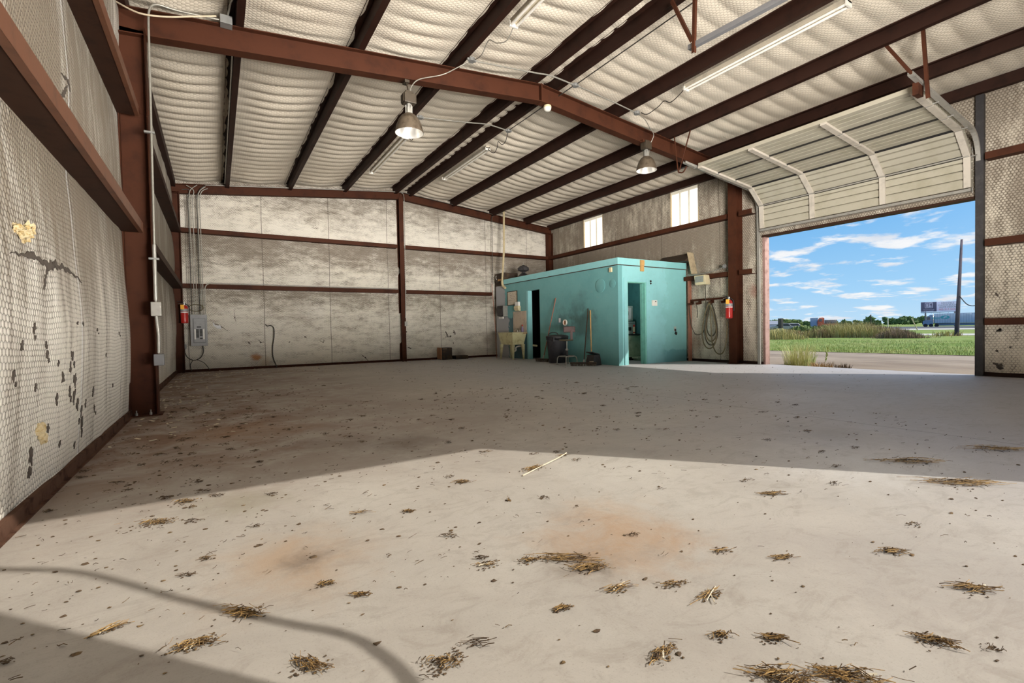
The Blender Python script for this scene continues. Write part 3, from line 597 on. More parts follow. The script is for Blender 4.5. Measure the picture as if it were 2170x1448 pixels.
o = MB().sweep([(6.12, YF + .02, 4.17), (6.12, 4.04, 4.47)], [(-.03, -.03), (.03, -.03), (.03, .03), (.024, .03), (.024, -.024), (-.024, -.024), (-.024, .03), (-.03, .03)]).build('door_track_rail', MT['panel_dark'])
tag(o, 'grey steel track rail hanging loose at the top, right of the ridge', 'track')
t = thing('track_hanger', 'brown V shaped bracket of angle iron hanging near the ridge', 'hanger', (6.1, 3.95, 4.4))
mb = MB(); mb.beam((6.07, 3.95, 4.35), (6.07, 3.92, 5.16), LP, (1, 0, 0)); mb.build('drop_bar', MT['steel_red'], t)
mb = MB(); mb.beam((6.07, 3.97, 4.50), (6.05, 4.26, 5.17), LP, (1, 0, 0)); mb.build('brace', MT['steel_red'], t)
mb = MB(); mb.beam((6.0, 3.99, 5.02), (6.32, 3.70, 5.02), LP); mb.build('cross_bar', MT['steel_red'], t)

# ================================================================ LAMPS AND WIRING UNDER THE ROOF
def bay_lamp(x, y, z, label):
    t = thing('bay_lamp', label, 'lamp', (x, y, z), 'high bay lamps under the big rafter')
    mb = MB(); mb.box(x - .085, x + .085, y - .075, y + .075, z + .42, z + .56).box(x - .10, x - .085, y - .06, y + .06, z + .43, z + .55).box(x + .085, x + .10, y - .06, y + .06, z + .43, z + .55)
    mb.box(x - .06, x + .06, y - .05, y + .05, z + .56, z + .60); mb.build('ballast_box', MT['lamp_case'], t, bevel=.008)
    mb = MB(); mb.lathe((x, y, z), [(.05, .28), (.048, .36), (.035, .38), (.035, .42)], 16)
    for k in range(6): a = k * math.pi / 3; mb.box(x + .045 * math.cos(a) - .008, x + .045 * math.cos(a) + .008, y + .045 * math.sin(a) - .008, y + .045 * math.sin(a) + .008, z + .285, z + .40)
    mb.build('socket_neck', MT['galv_dull'], t, smooth=40)
    o1 = [(.205, .0), (.207, .012), (.200, .03), (.182, .11), (.15, .19), (.11, .245), (.06, .28)]
    mb = MB(); mb.lathe((x, y, z), o1, 40, cap=False); mb.build('shade', MT['lamp_shade'], t, smooth=50)
    mb = MB(); mb.lathe((x, y, z), [(.203, .002), (.195, .03), (.177, .11), (.145, .187), (.105, .24), (.03, .262)], 40, cap=False); mb.build('reflector', MT['lamp_inner'], t, smooth=60)
    mb = MB(); mb.lathe((x, y, z), [(.01, .07), (.035, .085), (.05, .12), (.045, .17), (.028, .22), (.02, .26)], 16); mb.build('bulb', MT['bulb'], t, smooth=60)
    return t
t = bay_lamp(3.365, 6.78, 3.82, 'nearer high bay lamp with a dusty bell shade, left of the ridge')
mb = MB(); mb.tube([(3.365, 6.78, 4.42), (3.37, 6.83, 4.52), (3.36, 6.86, 4.60)], .012, 6); mb.box(3.33, 3.40, 6.82, 6.93, 4.58, 4.62); mb.build('hook', MT['lamp_case'], t)
t = bay_lamp(8.41, 6.86, 4.10, 'farther high bay lamp, hanging left of the raised door')
mb = MB(); mb.box(8.30, 8.42, 6.84, 6.95, 4.66, 4.71).box(8.36, 8.42, 6.84, 6.90, 4.6, 4.70); mb.build('hook', MT['steel_red'], t)
def tube_light(x, y0, y1, z, label):
    t = thing('strip_light', label, 'strip light', (x, (y0 + y1) / 2, z), 'twin tube strip lights under the purlins')
    mb = MB(); mb.prism([(x - .055, y0, z + .035), (x + .055, y0, z + .035), (x + .04, y0, z + .10), (x - .04, y0, z + .10)], (0, y1 - y0, 0)); mb.build('housing', MT['fixture'], t)
    for s in (-.042, .042):
        mb = MB(); mb.tube([(x + s, y0 + .03, z + .012), (x + s, y1 - .03, z + .012)], .019, 10); mb.build('tube', MT['tube_lamp'], t, smooth=60)
    for y in (y0, y1 - .03):
        mb = MB(); mb.box(x - .065, x + .065, y, y + .03, z - .012, z + .06); mb.build('lamp_holder', MT['white'], t, bevel=.004)
    return t
tube_light(4.33, 9.63, 12.18, 4.93, 'strip light directly beyond the nearer bay lamp')
tube_light(6.30, 9.66, 12.15, 5.06, 'strip light right of the ridge purlins, farther half of the roof')
tube_light(4.35, 2.93, 5.45, 4.94, 'strip light cut off by the top edge, left of the ridge')
tube_light(7.78, 2.92, 5.40, 4.92, 'longest looking strip light, at the top right of the roof')
def cord(name, pts, r, mat, label, cat, group=None, k=6, n=7):
    return tag(MB().tube(spline(pts, k), r, n).build(name, MT[mat], smooth=60), label, cat, group)
def jbox(x, y, z, label):
    o = MB().lathe((x, y, z), [(.05, -.03), (.055, -.028), (.055, .02), (.048, .024)], 8).box(x - .075, x + .075, y - .018, y + .018, z - .018, z + .012).build('junction_box', MT['box_grey'], bevel=.003)
    return tag(o, label, 'junction box', 'round junction boxes under the roof')
jbox(4.27, 6.50, 5.0, 'round junction box by the third purlin, above the big rafter')
jbox(6.27, 6.49, 5.12, 'round junction box beside the ridge purlins, above the big rafter')
jbox(7.75, 6.48, 4.97, 'round junction box right of the ridge, feeding the farther bay lamp')
jbox(4.30, 8.71, 5.0, 'round junction box just behind the nearer bay lamp')
jbox(6.24, 8.66, 5.12, 'round junction box right of the ridge pair, below the white dome')
CG = 'roof conduits'
cord('conduit', [(4.34, 6.50, 5.0), (5.4, 6.5, 5.11), (5.75, 6.5, 5.15), (6.2, 6.49, 5.12)], .013, 'conduit', 'conduit crossing the ridge from the third purlin, above the rafter', 'conduit', CG)
cord('conduit', [(6.34, 6.49, 5.12), (7.0, 6.48, 5.05), (7.68, 6.48, 4.97)], .012, 'conduit', 'conduit running down the right roof slope to the farther lamp', 'conduit', CG)
cord('conduit', [(4.37, 8.70, 5.0), (5.3, 8.68, 5.10), (5.75, 8.67, 5.15), (6.17, 8.66, 5.12)], .012, 'conduit', 'conduit crossing the ridge behind the nearer bay lamp', 'conduit', CG)
cord('conduit', [(6.28, 3.9, 5.13), (6.27, 6.42, 5.12)], .009, 'dark_cable', 'thin dark conduit along the right ridge purlin, nearer half', 'conduit', CG)
cord('conduit', [(6.26, 6.56, 5.12), (6.25, 7.6, 5.12), (6.24, 8.6, 5.12)], .009, 'dark_cable', 'thin dark conduit along the right ridge purlin, passing the white dome', 'conduit', CG)
cord('lamp_cord', [(4.24, 6.52, 4.98), (4.1, 6.62, 4.9), (3.9, 6.76, 4.80), (3.55, 6.80, 4.66), (3.42, 6.79, 4.52), (3.40, 6.78, 4.44)], .008, 'conduit', 'pale flexible cord looping over the rafter to the nearer bay lamp', 'cord')
cord('lamp_cord', [(7.78, 6.48, 4.95), (8.05, 6.55, 4.93), (8.35, 6.70, 4.88), (8.50, 6.74, 4.80), (8.50, 6.82, 4.66)], .008, 'conduit', 'pale flexible cord curving down to the farther bay lamp', 'cord')
cord('lamp_cord', [(4.30, 6.44, 4.98), (4.28, 6.2, 4.93), (4.26, 5.95, 5.0), (4.30, 5.80, 4.90), (4.36, 5.62, 4.86), (4.37, 5.46, 4.97)], .007, 'conduit', 'looped cord feeding the strip light at the top edge', 'cord')
cord('lamp_cord', [(7.80, 6.42, 4.96), (7.78, 6.25, 4.86), (7.78, 6.0, 4.89), (7.78, 5.86, 4.94), (7.78, 5.72, 4.86), (7.78, 5.55, 4.90), (7.78, 5.41, 4.97)], .008, 'dark_cable', 'wavy dark cord feeding the long strip light', 'cord')
cord('lamp_cord', [(6.26, 8.72, 5.10), (6.28, 8.85, 4.97), (6.28, 9.0, 4.95), (6.26, 9.12, 5.05), (6.28, 9.2, 4.97), (6.30, 9.35, 4.90), (6.30, 9.5, 4.95), (6.30, 9.66, 5.08)], .008, 'dark_cable', 'wavy dark cord feeding the strip light right of the ridge', 'cord')
cord('lamp_cord', [(4.30, 8.77, 4.99), (4.36, 9.1, 4.86), (4.36, 9.35, 4.80), (4.36, 9.55, 4.92), (4.34, 9.64, 4.97)], .007, 'dark_cable', 'short dark cord beneath the nearer bay lamp', 'cord')
d = thing('alarm_dome', 'small white dome hanging under the ridge of the big rafter', 'alarm', (5.99, 6.93, 4.78))
mb = MB(); mb.lathe((5.99, 6.93, 4.78), [(.02, 0), (.05, .012), (.068, .04), (.07, .06)], 20); mb.build('dome', MT['white'], d, smooth=60)
mb = MB(); mb.lathe((5.99, 6.93, 4.84), [(.072, 0), (.072, .03), (.06, .045)], 20); mb.build('base', MT['cream'], d, smooth=40)

# conduits of the left column
t = thing('switch_conduit', 'pipe conduit with switch boxes running down the near left column', 'conduit', (.3, 6.74, .5))
mb = MB(); mb.tube(spline([(1.02, 6.84, 4.74), (.6, 6.82, 4.70), (.40, 6.78, 4.68), (.335, 6.76, 4.58), (.325, 6.75, 4.4)], 5) + [(.30, 6.75, 1.30)], .012, 8); mb.build('pipe', MT['conduit'], t, smooth=60)
mb = MB(); mb.tube([(.303, 6.75, 1.95), (.30, 6.75, 1.32)], .019, 10); mb.build('sleeve', MT['galv'], t, smooth=60)
mb = MB(); mb.box(.255, .35, 6.70, 6.80, 1.14, 1.30); mb.build('switch_box', MT['galv'], t, bevel=.006)
mb = MB(); mb.tube([(.30, 6.75, 1.14), (.315, 6.75, .92), (.31, 6.75, .72)], .016, 8); mb.build('pipe', MT['galv'], t, smooth=60)
mb = MB(); mb.box(.265, .36, 6.70, 6.80, .58, .71); mb.build('outlet_box', MT['panel_dark'], t, bevel=.006)
for z in (1.78, 3.2): mb = MB(); mb.box(.25, .345, 6.73, 6.77, z, z + .02); mb.build('strap', MT['box_grey'], t)
cord('loose_cable', [(0.03, 6.83, 4.62), (.25, 6.72, 4.50), (.5, 6.70, 4.53), (.75, 6.78, 4.66), (.98, 6.80, 4.75)], .010, 'cream_cable', 'loose pale cable drooping across the top of the near left column', 'cable')
jb = MB().box(1.02, 1.15, 6.80, 6.93, 4.70, 4.80).build('junction_box', MT['box_grey'], bevel=.004); tag(jb, 'square grey junction box on the big rafter near the first purlin', 'junction box')
cord('conduit', [(1.10, 6.84, 4.80), (1.13, 6.6, 4.84), (1.15, 6.3, 4.80), (1.16, 5.0, 4.79), (1.16, 3.5, 4.79)], .011, 'conduit', 'conduit leaving the square junction box along the first purlin toward the camera', 'conduit', CG)
cord('conduit', [(1.17, 7.1, 4.76), (1.17, 10.5, 4.76), (1.17, 14.2, 4.76)], .011, 'conduit', 'conduit along the first purlin beyond the big rafter', 'conduit', CG)
# conduits on the far wall
yb = D - .27
cord('conduit', [(0.75, D - .24, 4.72), (2.5, D - .24, 4.90), (5.7, D - .24, 5.22), (5.86, D - .24, 5.23)], .012, 'conduit', 'long pale conduit along the top of the far end rafter, left half', 'conduit', 'far wall conduits')
cord('conduit', [(5.95, D - .24, 5.22), (7.2, D - .24, 5.10), (9.0, D - .24, 4.92), (9.05, D - .24, 4.80), (9.05, D - .23, 4.5), (9.05, D - .23, 2.5)], .010, 'dark_cable', 'thin conduit down the far wall left of the slanted pipe', 'conduit', 'far wall conduits')
cord('conduit', [(5.86, D - .26, 5.20), (5.92, D - .29, 5.1), (5.92, D - .29, 4.5), (5.90, D - .29, 2.2), (5.88, D - .29, 1.35)], .011, 'conduit', 'conduit down the middle column of the far wall', 'conduit', 'far wall conduits')
o = MB().box(5.85, 5.93, D - .31, D - .26, 1.10, 1.24).build('outlet_box', MT['galv'], bevel=.004); tag(o, 'small outlet box low on the middle column of the far wall', 'outlet')
cord('conduit', [(0.66, D - .22, 1.47), (0.66, D - .22, 1.9), (0.68, D - .23, 2.16), (0.80, D - .225, 2.245), (1.1, D - .22, 2.25), (3.5, D - .22, 2.25), (5.68, D - .22, 2.25)], .013, 'conduit', 'conduit along the lower far girt, turning down to the breaker panel', 'conduit', 'far wall conduits')
for i, (x, xt, zt, mt) in enumerate([(.375, .375, 4.5, 'dark_cable'), (.43, .40, 4.66, 'conduit'), (.485, .47, 4.62, 'conduit'), (.545, .56, 4.66, 'dark_cable'), (.585, .575, 4.64, 'conduit'), (.625, .62, 4.60, 'conduit')]):
    lab = ['leftmost', 'second from the left', 'third from the left', 'third from the right', 'second from the right', 'rightmost'][i]
    top = [(xt, D - .22, 4.3), (xt + (.03 if i < 3 else .05), D - .23, 4.55), (xt + (-.12 if i % 2 == 0 and i < 3 else .18), D - .25, zt + .04)]
    cord('conduit', [(x, D - .215, 1.46), (x, D - .215, 2.6), (xt, D - .215, 3.6)] + top, .010, mt, lab + ' of the six upright conduits above the breaker panel', 'conduit', 'upright conduits above the breaker panel')
bp_ = thing('breaker_panel', 'grey electrical breaker panel low in the far left corner', 'breaker panel', (.51, D - .1, .66))
mb = MB(); mb.box(.33, .69, D - .18, D - .05, .66, 1.455); mb.build('enclosure', MT['panel_grey'], bp_, bevel=.006)
mb = MB(); mb.box(.385, .655, D - .192, D - .18, .74, 1.36); mb.build('cover', MT['panel_dark'], bp_, bevel=.003)
mb = MB(); mb.box(.405, .64, D - .205, D - .192, .755, 1.345); dfr = mb.build('dead_front', MT['panel_grey'], bp_, bevel=.003)
for x in (.45, .525):
    for k in range(5 if x > .5 else 6):
        mb = MB(); z = 1.085 - k * .036; mb.box(x, x + .06, D - .222, D - .205, z - .033, z); mb.build('breaker', MT['black'], dfr)
mb = MB(); mb.box(.528, .585, D - .222, D - .205, .835, .868); mb.build('breaker', MT['black'], dfr)
mb = MB(); mb.box(.47, .56, D - .222, D - .205, 1.125, 1.155); mb.build('main_breaker', MT['black'], dfr)
for x in (.412, .595):
    mb = MB(); mb.box(x, x + .033, D - .208, D - .205, .83, 1.085); mb.build('label_strip', MT['paper'], dfr)
o = MB().tube(spline([(.27 + .14 * math.cos(a), D - .235 + .01 * math.sin(3 * a), 1.62 + .09 * math.sin(a)) if False else (.47 + .15 * math.cos(a), D - .24, 1.62 + .085 * math.sin(a)) for a in [k * math.pi / 5 for k in range(21)]], 4), .011, 6).build('wire_coil', MT['hose'], smooth=60)
tag(o, 'coil of old wire hung behind the upright conduits over the breaker panel', 'wire coil')
o = MB().box(.165, .235, D - .10, D - .045, .60, .71).build('outlet_box', MT['box_grey'], bevel=.004); tag(o, 'small outlet box left of and below the breaker panel', 'outlet')
cord('cable', [(.58, D - .1, .66), (.585, D - .12, .5), (.52, D - .12, .36), (.38, D - .12, .30), (.25, D - .12, .38), (.20, D - .1, .5), (.20, D - .09, .60)], .011, 'dark_cable', 'dark cable looping under the breaker panel to the outlet', 'cable')
cord('cable', [(.36, D - .12, .30), (.30, D - .1, .18), (.33, D - .1, .03)], .008, 'dark_cable', 'left one of two thin wires dangling to the floor below the breaker panel', 'cable')
cord('cable', [(.45, D - .12, .31), (.60, D - .1, .22), (.72, D - .1, .03)], .008, 'dark_cable', 'right one of two thin wires dangling to the floor below the breaker panel', 'cable')
cord('cable', [(2.02, D - .09, 1.20), (2.06, D - .09, 1.15), (2.15, D - .09, 1.16), (2.22, D - .09, 1.08), (2.22, D - .09, .85), (2.18, D - .09, .6), (2.18, D - .09, .3), (2.27, D - .08, .02)], .014, 'dark_cable', 'frayed dark cable hanging down the far wall from a rip', 'cable')
# fire extinguishers
def extinguisher(x, y, z, face, label):
    f = V(face); t = thing('fire_extinguisher', label, 'fire extinguisher', (x, y, z), 'red fire extinguishers with yellow tags')
    s = f.cross(V((0, 0, 1)))
    mb = MB(); mb.lathe((x, y, z), [(.07, 0), (.078, .012), (.08, .03), (.08, .36), (.07, .41), (.035, .445), (.022, .45)], 24); cyl = mb.build('cylinder', MT['fire_red'], t, smooth=45)
    mb = MB(); mb.lathe((x, y, z), [(.0815, .255), (.0815, .275)], 24); mb.build('band', MT['paper'], cyl)
    mb = MB(); mb.lathe((x, y, z), [(.0812, .285), (.0812, .355)], 24); mb.build('grey_label', MT['panel_grey'], cyl)
    mb = MB(); mb.lathe((x, y, z), [(.02, .45), (.02, .485), (.028, .49), (.028, .51)], 12); mb.build('valve', MT['chrome'], t, smooth=40)
    P = V((x, y, z))
    mb = MB(); mb.tube([P + V((0, 0, .505)), P + s * .06 + V((0, 0, .53)), P + s * .14 + V((0, 0, .545))], .008, 6); mb.build('handle', MT['black'], t)
    mb = MB(); mb.tube([P + V((0, 0, .485)), P + s * .07 + V((0, 0, .49)), P + s * .13 + V((0, 0, .475))], .007, 6); mb.build('lever', MT['chrome'], t)
    mb = MB(); mb.tube(spline([P + V((0, 0, .48)) - s * .02, P - s * .09 + V((0, 0, .42)), P - s * .105 + V((0, 0, .30)), P - s * .10 + V((0, 0, .18))], 5), .012, 7); mb.build('hose', MT['black'], t, smooth=60)
    c = P + f * .088 + s * .035 + V((0, 0, .395)); mb = MB(); mb.obox(c, s * .038, (0, 0, .055), f * .003); mb.build('inspection_tag', MT['yellow_tag'], t)
    mb = MB(); b = P - f * .085; mb.obox(b + V((0, 0, .3)), s * .03, (0, 0, .2), f * .006); mb.build('wall_bracket', MT['box_grey'], t)
    return t
extinguisher(.225, D - .32, 1.235, (0, -1, 0), 'red fire extinguisher at the far left, above the breaker panel')
extinguisher(W - .385, 6.97, 1.09, (-.8, -.6, 0), 'red fire extinguisher with a yellow tag on the right column')
# ================================================================ THE TEAL OFFICE IN THE FAR RIGHT CORNER
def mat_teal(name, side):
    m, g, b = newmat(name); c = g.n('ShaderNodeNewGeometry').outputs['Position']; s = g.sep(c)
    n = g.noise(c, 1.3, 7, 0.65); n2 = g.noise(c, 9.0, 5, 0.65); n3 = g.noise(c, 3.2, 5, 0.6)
    col = g.mix(g.step(n, 0.4, 0.7), *(((0.165, 0.40, 0.405), (0.135, 0.345, 0.355)) if side else ((0.29, 0.62, 0.64), (0.25, 0.545, 0.565))))  # one teal paint: side darker, front lighter, their light put into the colour
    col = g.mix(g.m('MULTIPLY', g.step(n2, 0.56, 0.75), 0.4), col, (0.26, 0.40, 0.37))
    if side:
        # bare grey primer beyond the ragged paint edge, slate patch behind the sink, scuffs by the bin
        e = g.m('ADD', s[1], g.m('MULTIPLY', g.m('SUBTRACT', n2, 0.5), 0.5))
        low = g.m('SUBTRACT', 1.0, g.step(g.m('ADD', s[2], g.m('MULTIPLY', g.m('SUBTRACT', n3, 0.5), 0.5)), 1.30, 1.36))
        edge = g.m('SUBTRACT', 13.72, g.m('MULTIPLY', low, 0.22))
        slate = g.m('MULTIPLY', low, g.m('MULTIPLY', g.step(e, 12.30, 12.34), 1.0))
        col = g.mix(g.m('MULTIPLY', slate, g.m('ADD', 0.5, g.m('MULTIPLY', n3, 0.5))), col, (0.055, 0.10, 0.14))
        col = g.mix(g.step(g.m('SUBTRACT', e, edge), -0.02, 0.02), col, (0.40, 0.41, 0.43))
        def scuff(y, z, r, k):
            nonlocal col
            dd = g.vm('DISTANCE', g.xyz(0.0, s[1], s[2]), (0.0, y, z)); q = g.m('ADD', dd, g.m('MULTIPLY', g.m('SUBTRACT', n3, 0.5), r * 1.8))
            col = g.mix(g.m('MULTIPLY', g.m('SUBTRACT', 1.0, g.step(q, r * 0.2, r)), k), col, (0.045, 0.075, 0.07))
        scuff(9.75, 1.05, 0.65, 0.55); scuff(10.6, 1.1, 0.5, 0.55); scuff(9.9, 1.5, 0.6, 0.3)
        gr = g.m('MULTIPLY', g.step(s[1], 10.6, 11.2), g.m('SUBTRACT', 1.0, g.step(s[2], 0.3, 1.1)))
        col = g.mix(g.m('MULTIPLY', gr, g.m('MULTIPLY', g.m('SUBTRACT', 1.0, g.step(s[1], 11.9, 12.1)), 0.5)), col, (0.12, 0.32, 0.22))
    else:
        f = g.step(g.m('ADD', s[0], g.m('MULTIPLY', g.m('SUBTRACT', n, 0.5), 1.4)), 10.75, 10.82)
        col = g.mix(g.m('MULTIPLY', f, 0.35), col, (0.20, 0.50, 0.48))
        dk = g.m('MULTIPLY', g.m('SUBTRACT', 1.0, g.step(g.m('ADD', s[2], g.m('MULTIPLY', g.m('SUBTRACT', n3, 0.5), 0.3)), 0.28, 0.34)), g.step(s[0], 10.5, 10.9))
        col = g.mix(g.m('MULTIPLY', dk, 0.45), col, (0.06, 0.24, 0.32))
        ch = g.m('MULTIPLY', g.step(n2, 0.70, 0.72), g.m('SUBTRACT', 1.0, g.step(s[2], 0.1, 0.3)))
        col = g.mix(ch, col, (0.7, 0.72, 0.7))
    setb(g, b, Base_Color=col, Roughness=0.5, Normal=g.bump(g.noise(c, 60.0, 3), 0.25, 0.003)); b.inputs['Specular IOR Level'].default_value = 0.35
    return m
MSIDE, MFRONT = mat_teal('teal_side_shaded', True), mat_teal('teal_front_lit', False)
OX, OY, OE, OZ = 9.12, 8.443, 14.50, 2.60
of = thing('office_booth', 'teal painted block office built into the far right corner of the shed', 'office', (10.4, 11.4, 0))
OE = 14.34; R0, R1, RZ = 11.72, 12.36, 2.12       # washroom doorway in the long side
mb = MB(); T = .14
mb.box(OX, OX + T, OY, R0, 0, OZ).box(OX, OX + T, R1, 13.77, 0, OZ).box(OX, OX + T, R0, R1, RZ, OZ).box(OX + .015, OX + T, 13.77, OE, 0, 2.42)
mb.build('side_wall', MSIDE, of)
DX0, DX1, DH = 9.42, 10.07, 2.04      # office doorway in the front
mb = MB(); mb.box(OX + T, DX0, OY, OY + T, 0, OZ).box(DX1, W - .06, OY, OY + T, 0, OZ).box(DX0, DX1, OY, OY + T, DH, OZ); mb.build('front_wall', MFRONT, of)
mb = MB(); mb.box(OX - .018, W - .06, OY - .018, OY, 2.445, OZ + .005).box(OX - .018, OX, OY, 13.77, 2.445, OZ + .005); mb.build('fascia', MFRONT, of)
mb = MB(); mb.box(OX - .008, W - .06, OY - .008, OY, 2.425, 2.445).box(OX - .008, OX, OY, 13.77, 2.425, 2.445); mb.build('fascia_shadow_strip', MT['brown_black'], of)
mb = MB(); mb.box(OX + T + .01, W - .23, OY + T + .01, OE, 2.30, 2.40); mb.build('roof', MT['brown_black'], of)
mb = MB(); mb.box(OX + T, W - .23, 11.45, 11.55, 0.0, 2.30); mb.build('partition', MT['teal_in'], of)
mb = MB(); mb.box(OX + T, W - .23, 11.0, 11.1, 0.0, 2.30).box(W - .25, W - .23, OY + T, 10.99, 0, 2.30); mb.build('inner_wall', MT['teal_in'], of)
mb = MB(); mb.box(OX + T, OX + T + .9, 12.9, 12.95, 0, 2.3).box(OX + .9, OX + .95, 11.55, 12.9, 0, 2.3).box(OX + T, OX + .9, 11.551, 11.6, 0, 2.3); mb.build('washroom_dark_lining', MT['black'], of)  # black surfaces stand in for the darkness of the unlit washroom
# door casing of the front doorway
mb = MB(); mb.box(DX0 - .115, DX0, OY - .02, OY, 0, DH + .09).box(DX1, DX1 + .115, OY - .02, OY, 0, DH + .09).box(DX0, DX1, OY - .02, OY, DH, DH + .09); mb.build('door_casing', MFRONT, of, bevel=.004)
mb = MB(); mb.box(DX0, DX0 + .02, OY - .01, OY + T, 0, DH - .026).box(DX1 - .045, DX1, OY - .01, OY + T + .02, 0, DH - .026).box(DX0, DX1, OY - .01, OY + T, DH - .025, DH).box(DX1 - .06, DX1 - .0455, OY + .06, OY + T, 0, DH - .03); mb.build('door_jamb', MT['mint'], of, bevel=.003)
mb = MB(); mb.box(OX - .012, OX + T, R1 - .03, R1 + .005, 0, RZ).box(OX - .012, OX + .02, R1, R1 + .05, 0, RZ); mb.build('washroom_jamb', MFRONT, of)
mb = MB(); mb.box(DX0 + .03, DX0 + .7, OY + T + .9, OY + T + .93, 0, 0.001); 
for nm, yc, zc, r in (('round_cover_plate', 9.06, 1.985, .175), ('round_cover_plate', 8.62, 1.995, .10)):
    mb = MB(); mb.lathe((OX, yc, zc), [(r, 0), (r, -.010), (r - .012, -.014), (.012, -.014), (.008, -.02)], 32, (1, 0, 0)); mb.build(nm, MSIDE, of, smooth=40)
def onwall(name, mat, label, cat, boxes, bevel=.004, group=None, parts=()):
    mb = MB(); [mb.box(*b) for b in boxes]
    if not parts: return tag(mb.build(name, MT[mat], bevel=bevel), label, cat, group)
    b0 = boxes[0]; t = thing(name, label, cat, ((b0[0] + b0[1]) / 2, (b0[2] + b0[3]) / 2, b0[4]), group); mb.build('body', MT[mat], t, bevel=bevel)
    for pn, pm, bs in parts:
        m2 = MB(); [m2.box(*b) for b in bs]; m2.build(pn, MT[pm], t)
    return t
# ---- things hung on the long side
wbd = onwall('whiteboard', 'board', 'framed notice board with faint rows of writing above the towel dispenser', 'notice board', [(OX - .018, OX - .002, 12.96, 13.52, 1.74, 2.16)], .002,
       parts=[('frame', 'brown_black', [(OX - .026, OX - .002, 12.94, 12.96, 1.72, 2.18), (OX - .026, OX - .002, 13.52, 13.54, 1.72, 2.18), (OX - .026, OX - .002, 12.96, 13.52, 1.72, 1.74), (OX - .026, OX - .002, 12.96, 13.52, 2.16, 2.18)])])
rnd = random.Random(3); mb = MB()
for r in range(5):
    for k in range(6):
        if rnd.random() < .62:
            y = 13.46 - k * .085; z = 2.11 - r * .055; mb.box(OX - .0195, OX - .018, y - rnd.uniform(.02, .05), y, z - .012, z)
mb.build('handwritten_lettering', MT['ink'], wbd)
t = thing('towel_dispenser', 'black paper towel dispenser on the grey wall left of the sink board', 'dispenser', (OX - .1, 13.85, 1.36))
mb = MB(); mb.prism([(OX - .002, 13.58, 1.36), (OX - .17, 13.58, 1.40), (OX - .20, 13.58, 1.62), (OX - .17, 13.58, 1.73), (OX - .002, 13.58, 1.73)], (0, .40, 0)); mb.build('cover', MT['soft_black'], t, bevel=.012)
mb = MB(); mb.box(OX - .17, OX - .002, 13.56, 13.578, 1.37, 1.725); mb.build('side_plate', MT['galv_dull'], t, bevel=.004)
mb = MB(); mb.box(OX - .14, OX - .10, 13.66, 13.92, 1.30, 1.365); mb.build('paper_towel', MT['paper'], t)
t = thing('soap_dispenser', 'cream soap dispenser with white packets on top, above the sink board', 'dispenser', (OX - .06, 12.87, 1.52))
mb = MB(); mb.prism([(OX - .002, 12.76, 1.52), (OX - .09, 12.76, 1.53), (OX - .12, 12.76, 1.62), (OX - .10, 12.76, 1.68), (OX - .002, 12.76, 1.68)], (0, .24, 0)); mb.build('body', MT['cream'], t, bevel=.01)
mb = MB(); mb.box(OX - .09, OX - .01, 12.78, 12.85, 1.682, 1.81).box(OX - .085, OX - .01, 12.86, 12.99, 1.682, 1.80); mb.build('packet', MT['paper'], t, bevel=.008)
sb = onwall('splash_board', 'beige', 'bare beige splash board on the wall behind the utility sink', 'board', [(OX - .02, OX - .002, 12.44, 13.20, .80, 1.51)], .002)
o = MB().box(OX - .16, OX - .022, 12.38, 12.62, .80, .825).build('ledge', MT['wood'], bevel=.002); tag(o, 'small wooden ledge beside the sink under the spray bottle', 'shelf')
bt = thing('spray_bottle', 'purple tinted plastic bottle standing on the ledge beside the sink', 'bottle', (OX - .08, 12.57, .826))
mb = MB(); mb.lathe((OX - .08, 12.57, .826), [(.038, 0), (.042, .01), (.042, .12), (.03, .16), (.014, .19), (.014, .205)], 16); mb.build('body', MT['bottle'], bt, smooth=50)
mb = MB(); mb.lathe((OX - .08, 12.57, 1.032), [(.018, 0), (.018, .035), (.012, .045)], 12); mb.build('cap', MT['fire_red'], bt, smooth=40)
us = thing('utility_sink', 'yellowed plastic utility sink on four legs against the office wall', 'sink', (8.84, 12.82, 0))
SX0, SX1, SY0, SY1 = 8.56, 9.08, 12.40, 13.26
def taper(z0, z1, x0, x1, y0, y1, dx, dy):
    return [(x0 + dx, y0 + dy, z0), (x1 - dx, y0 + dy, z0), (x1 - dx, y1 - dy, z0), (x0 + dx, y1 - dy, z0), (x0, y0, z1), (x1, y0, z1), (x1, y1, z1), (x0, y1, z1)]
mb = MB(); o_ = taper(.46, .82, SX0, SX1, SY0, SY1, .06, .07); i_ = taper(.485, .84, SX0 + .03, SX1 - .05, SY0 + .03, SY1 - .03, .06, .07)
mb.add(o_ + i_, [(0, 1, 2, 3), (0, 1, 5, 4), (1, 2, 6, 5), (2, 3, 7, 6), (3, 0, 4, 7), (8, 9, 10, 11), (8, 9, 13, 12), (9, 10, 14, 13), (10, 11, 15, 14), (11, 8, 12, 15), (4, 5, 13, 12), (5, 6, 14, 13), (6, 7, 15, 14), (7, 4, 12, 15)])
mb.build('basin', MT['sink'], us, bevel=.006)
mb = MB(); mb.box(SX0 - .015, SX1 + .01, SY0 - .015, SY0 + .035, .825, .842).box(SX0 - .015, SX1 + .01, SY1 - .035, SY1 + .015, .825, .842).box(SX0 - .015, SX0 + .035, SY0, SY1, .825, .842).box(SX1 - .05, SX1 + .01, SY0, SY1, .825, .842); mb.build('rim', MT['sink'], us, bevel=.004)
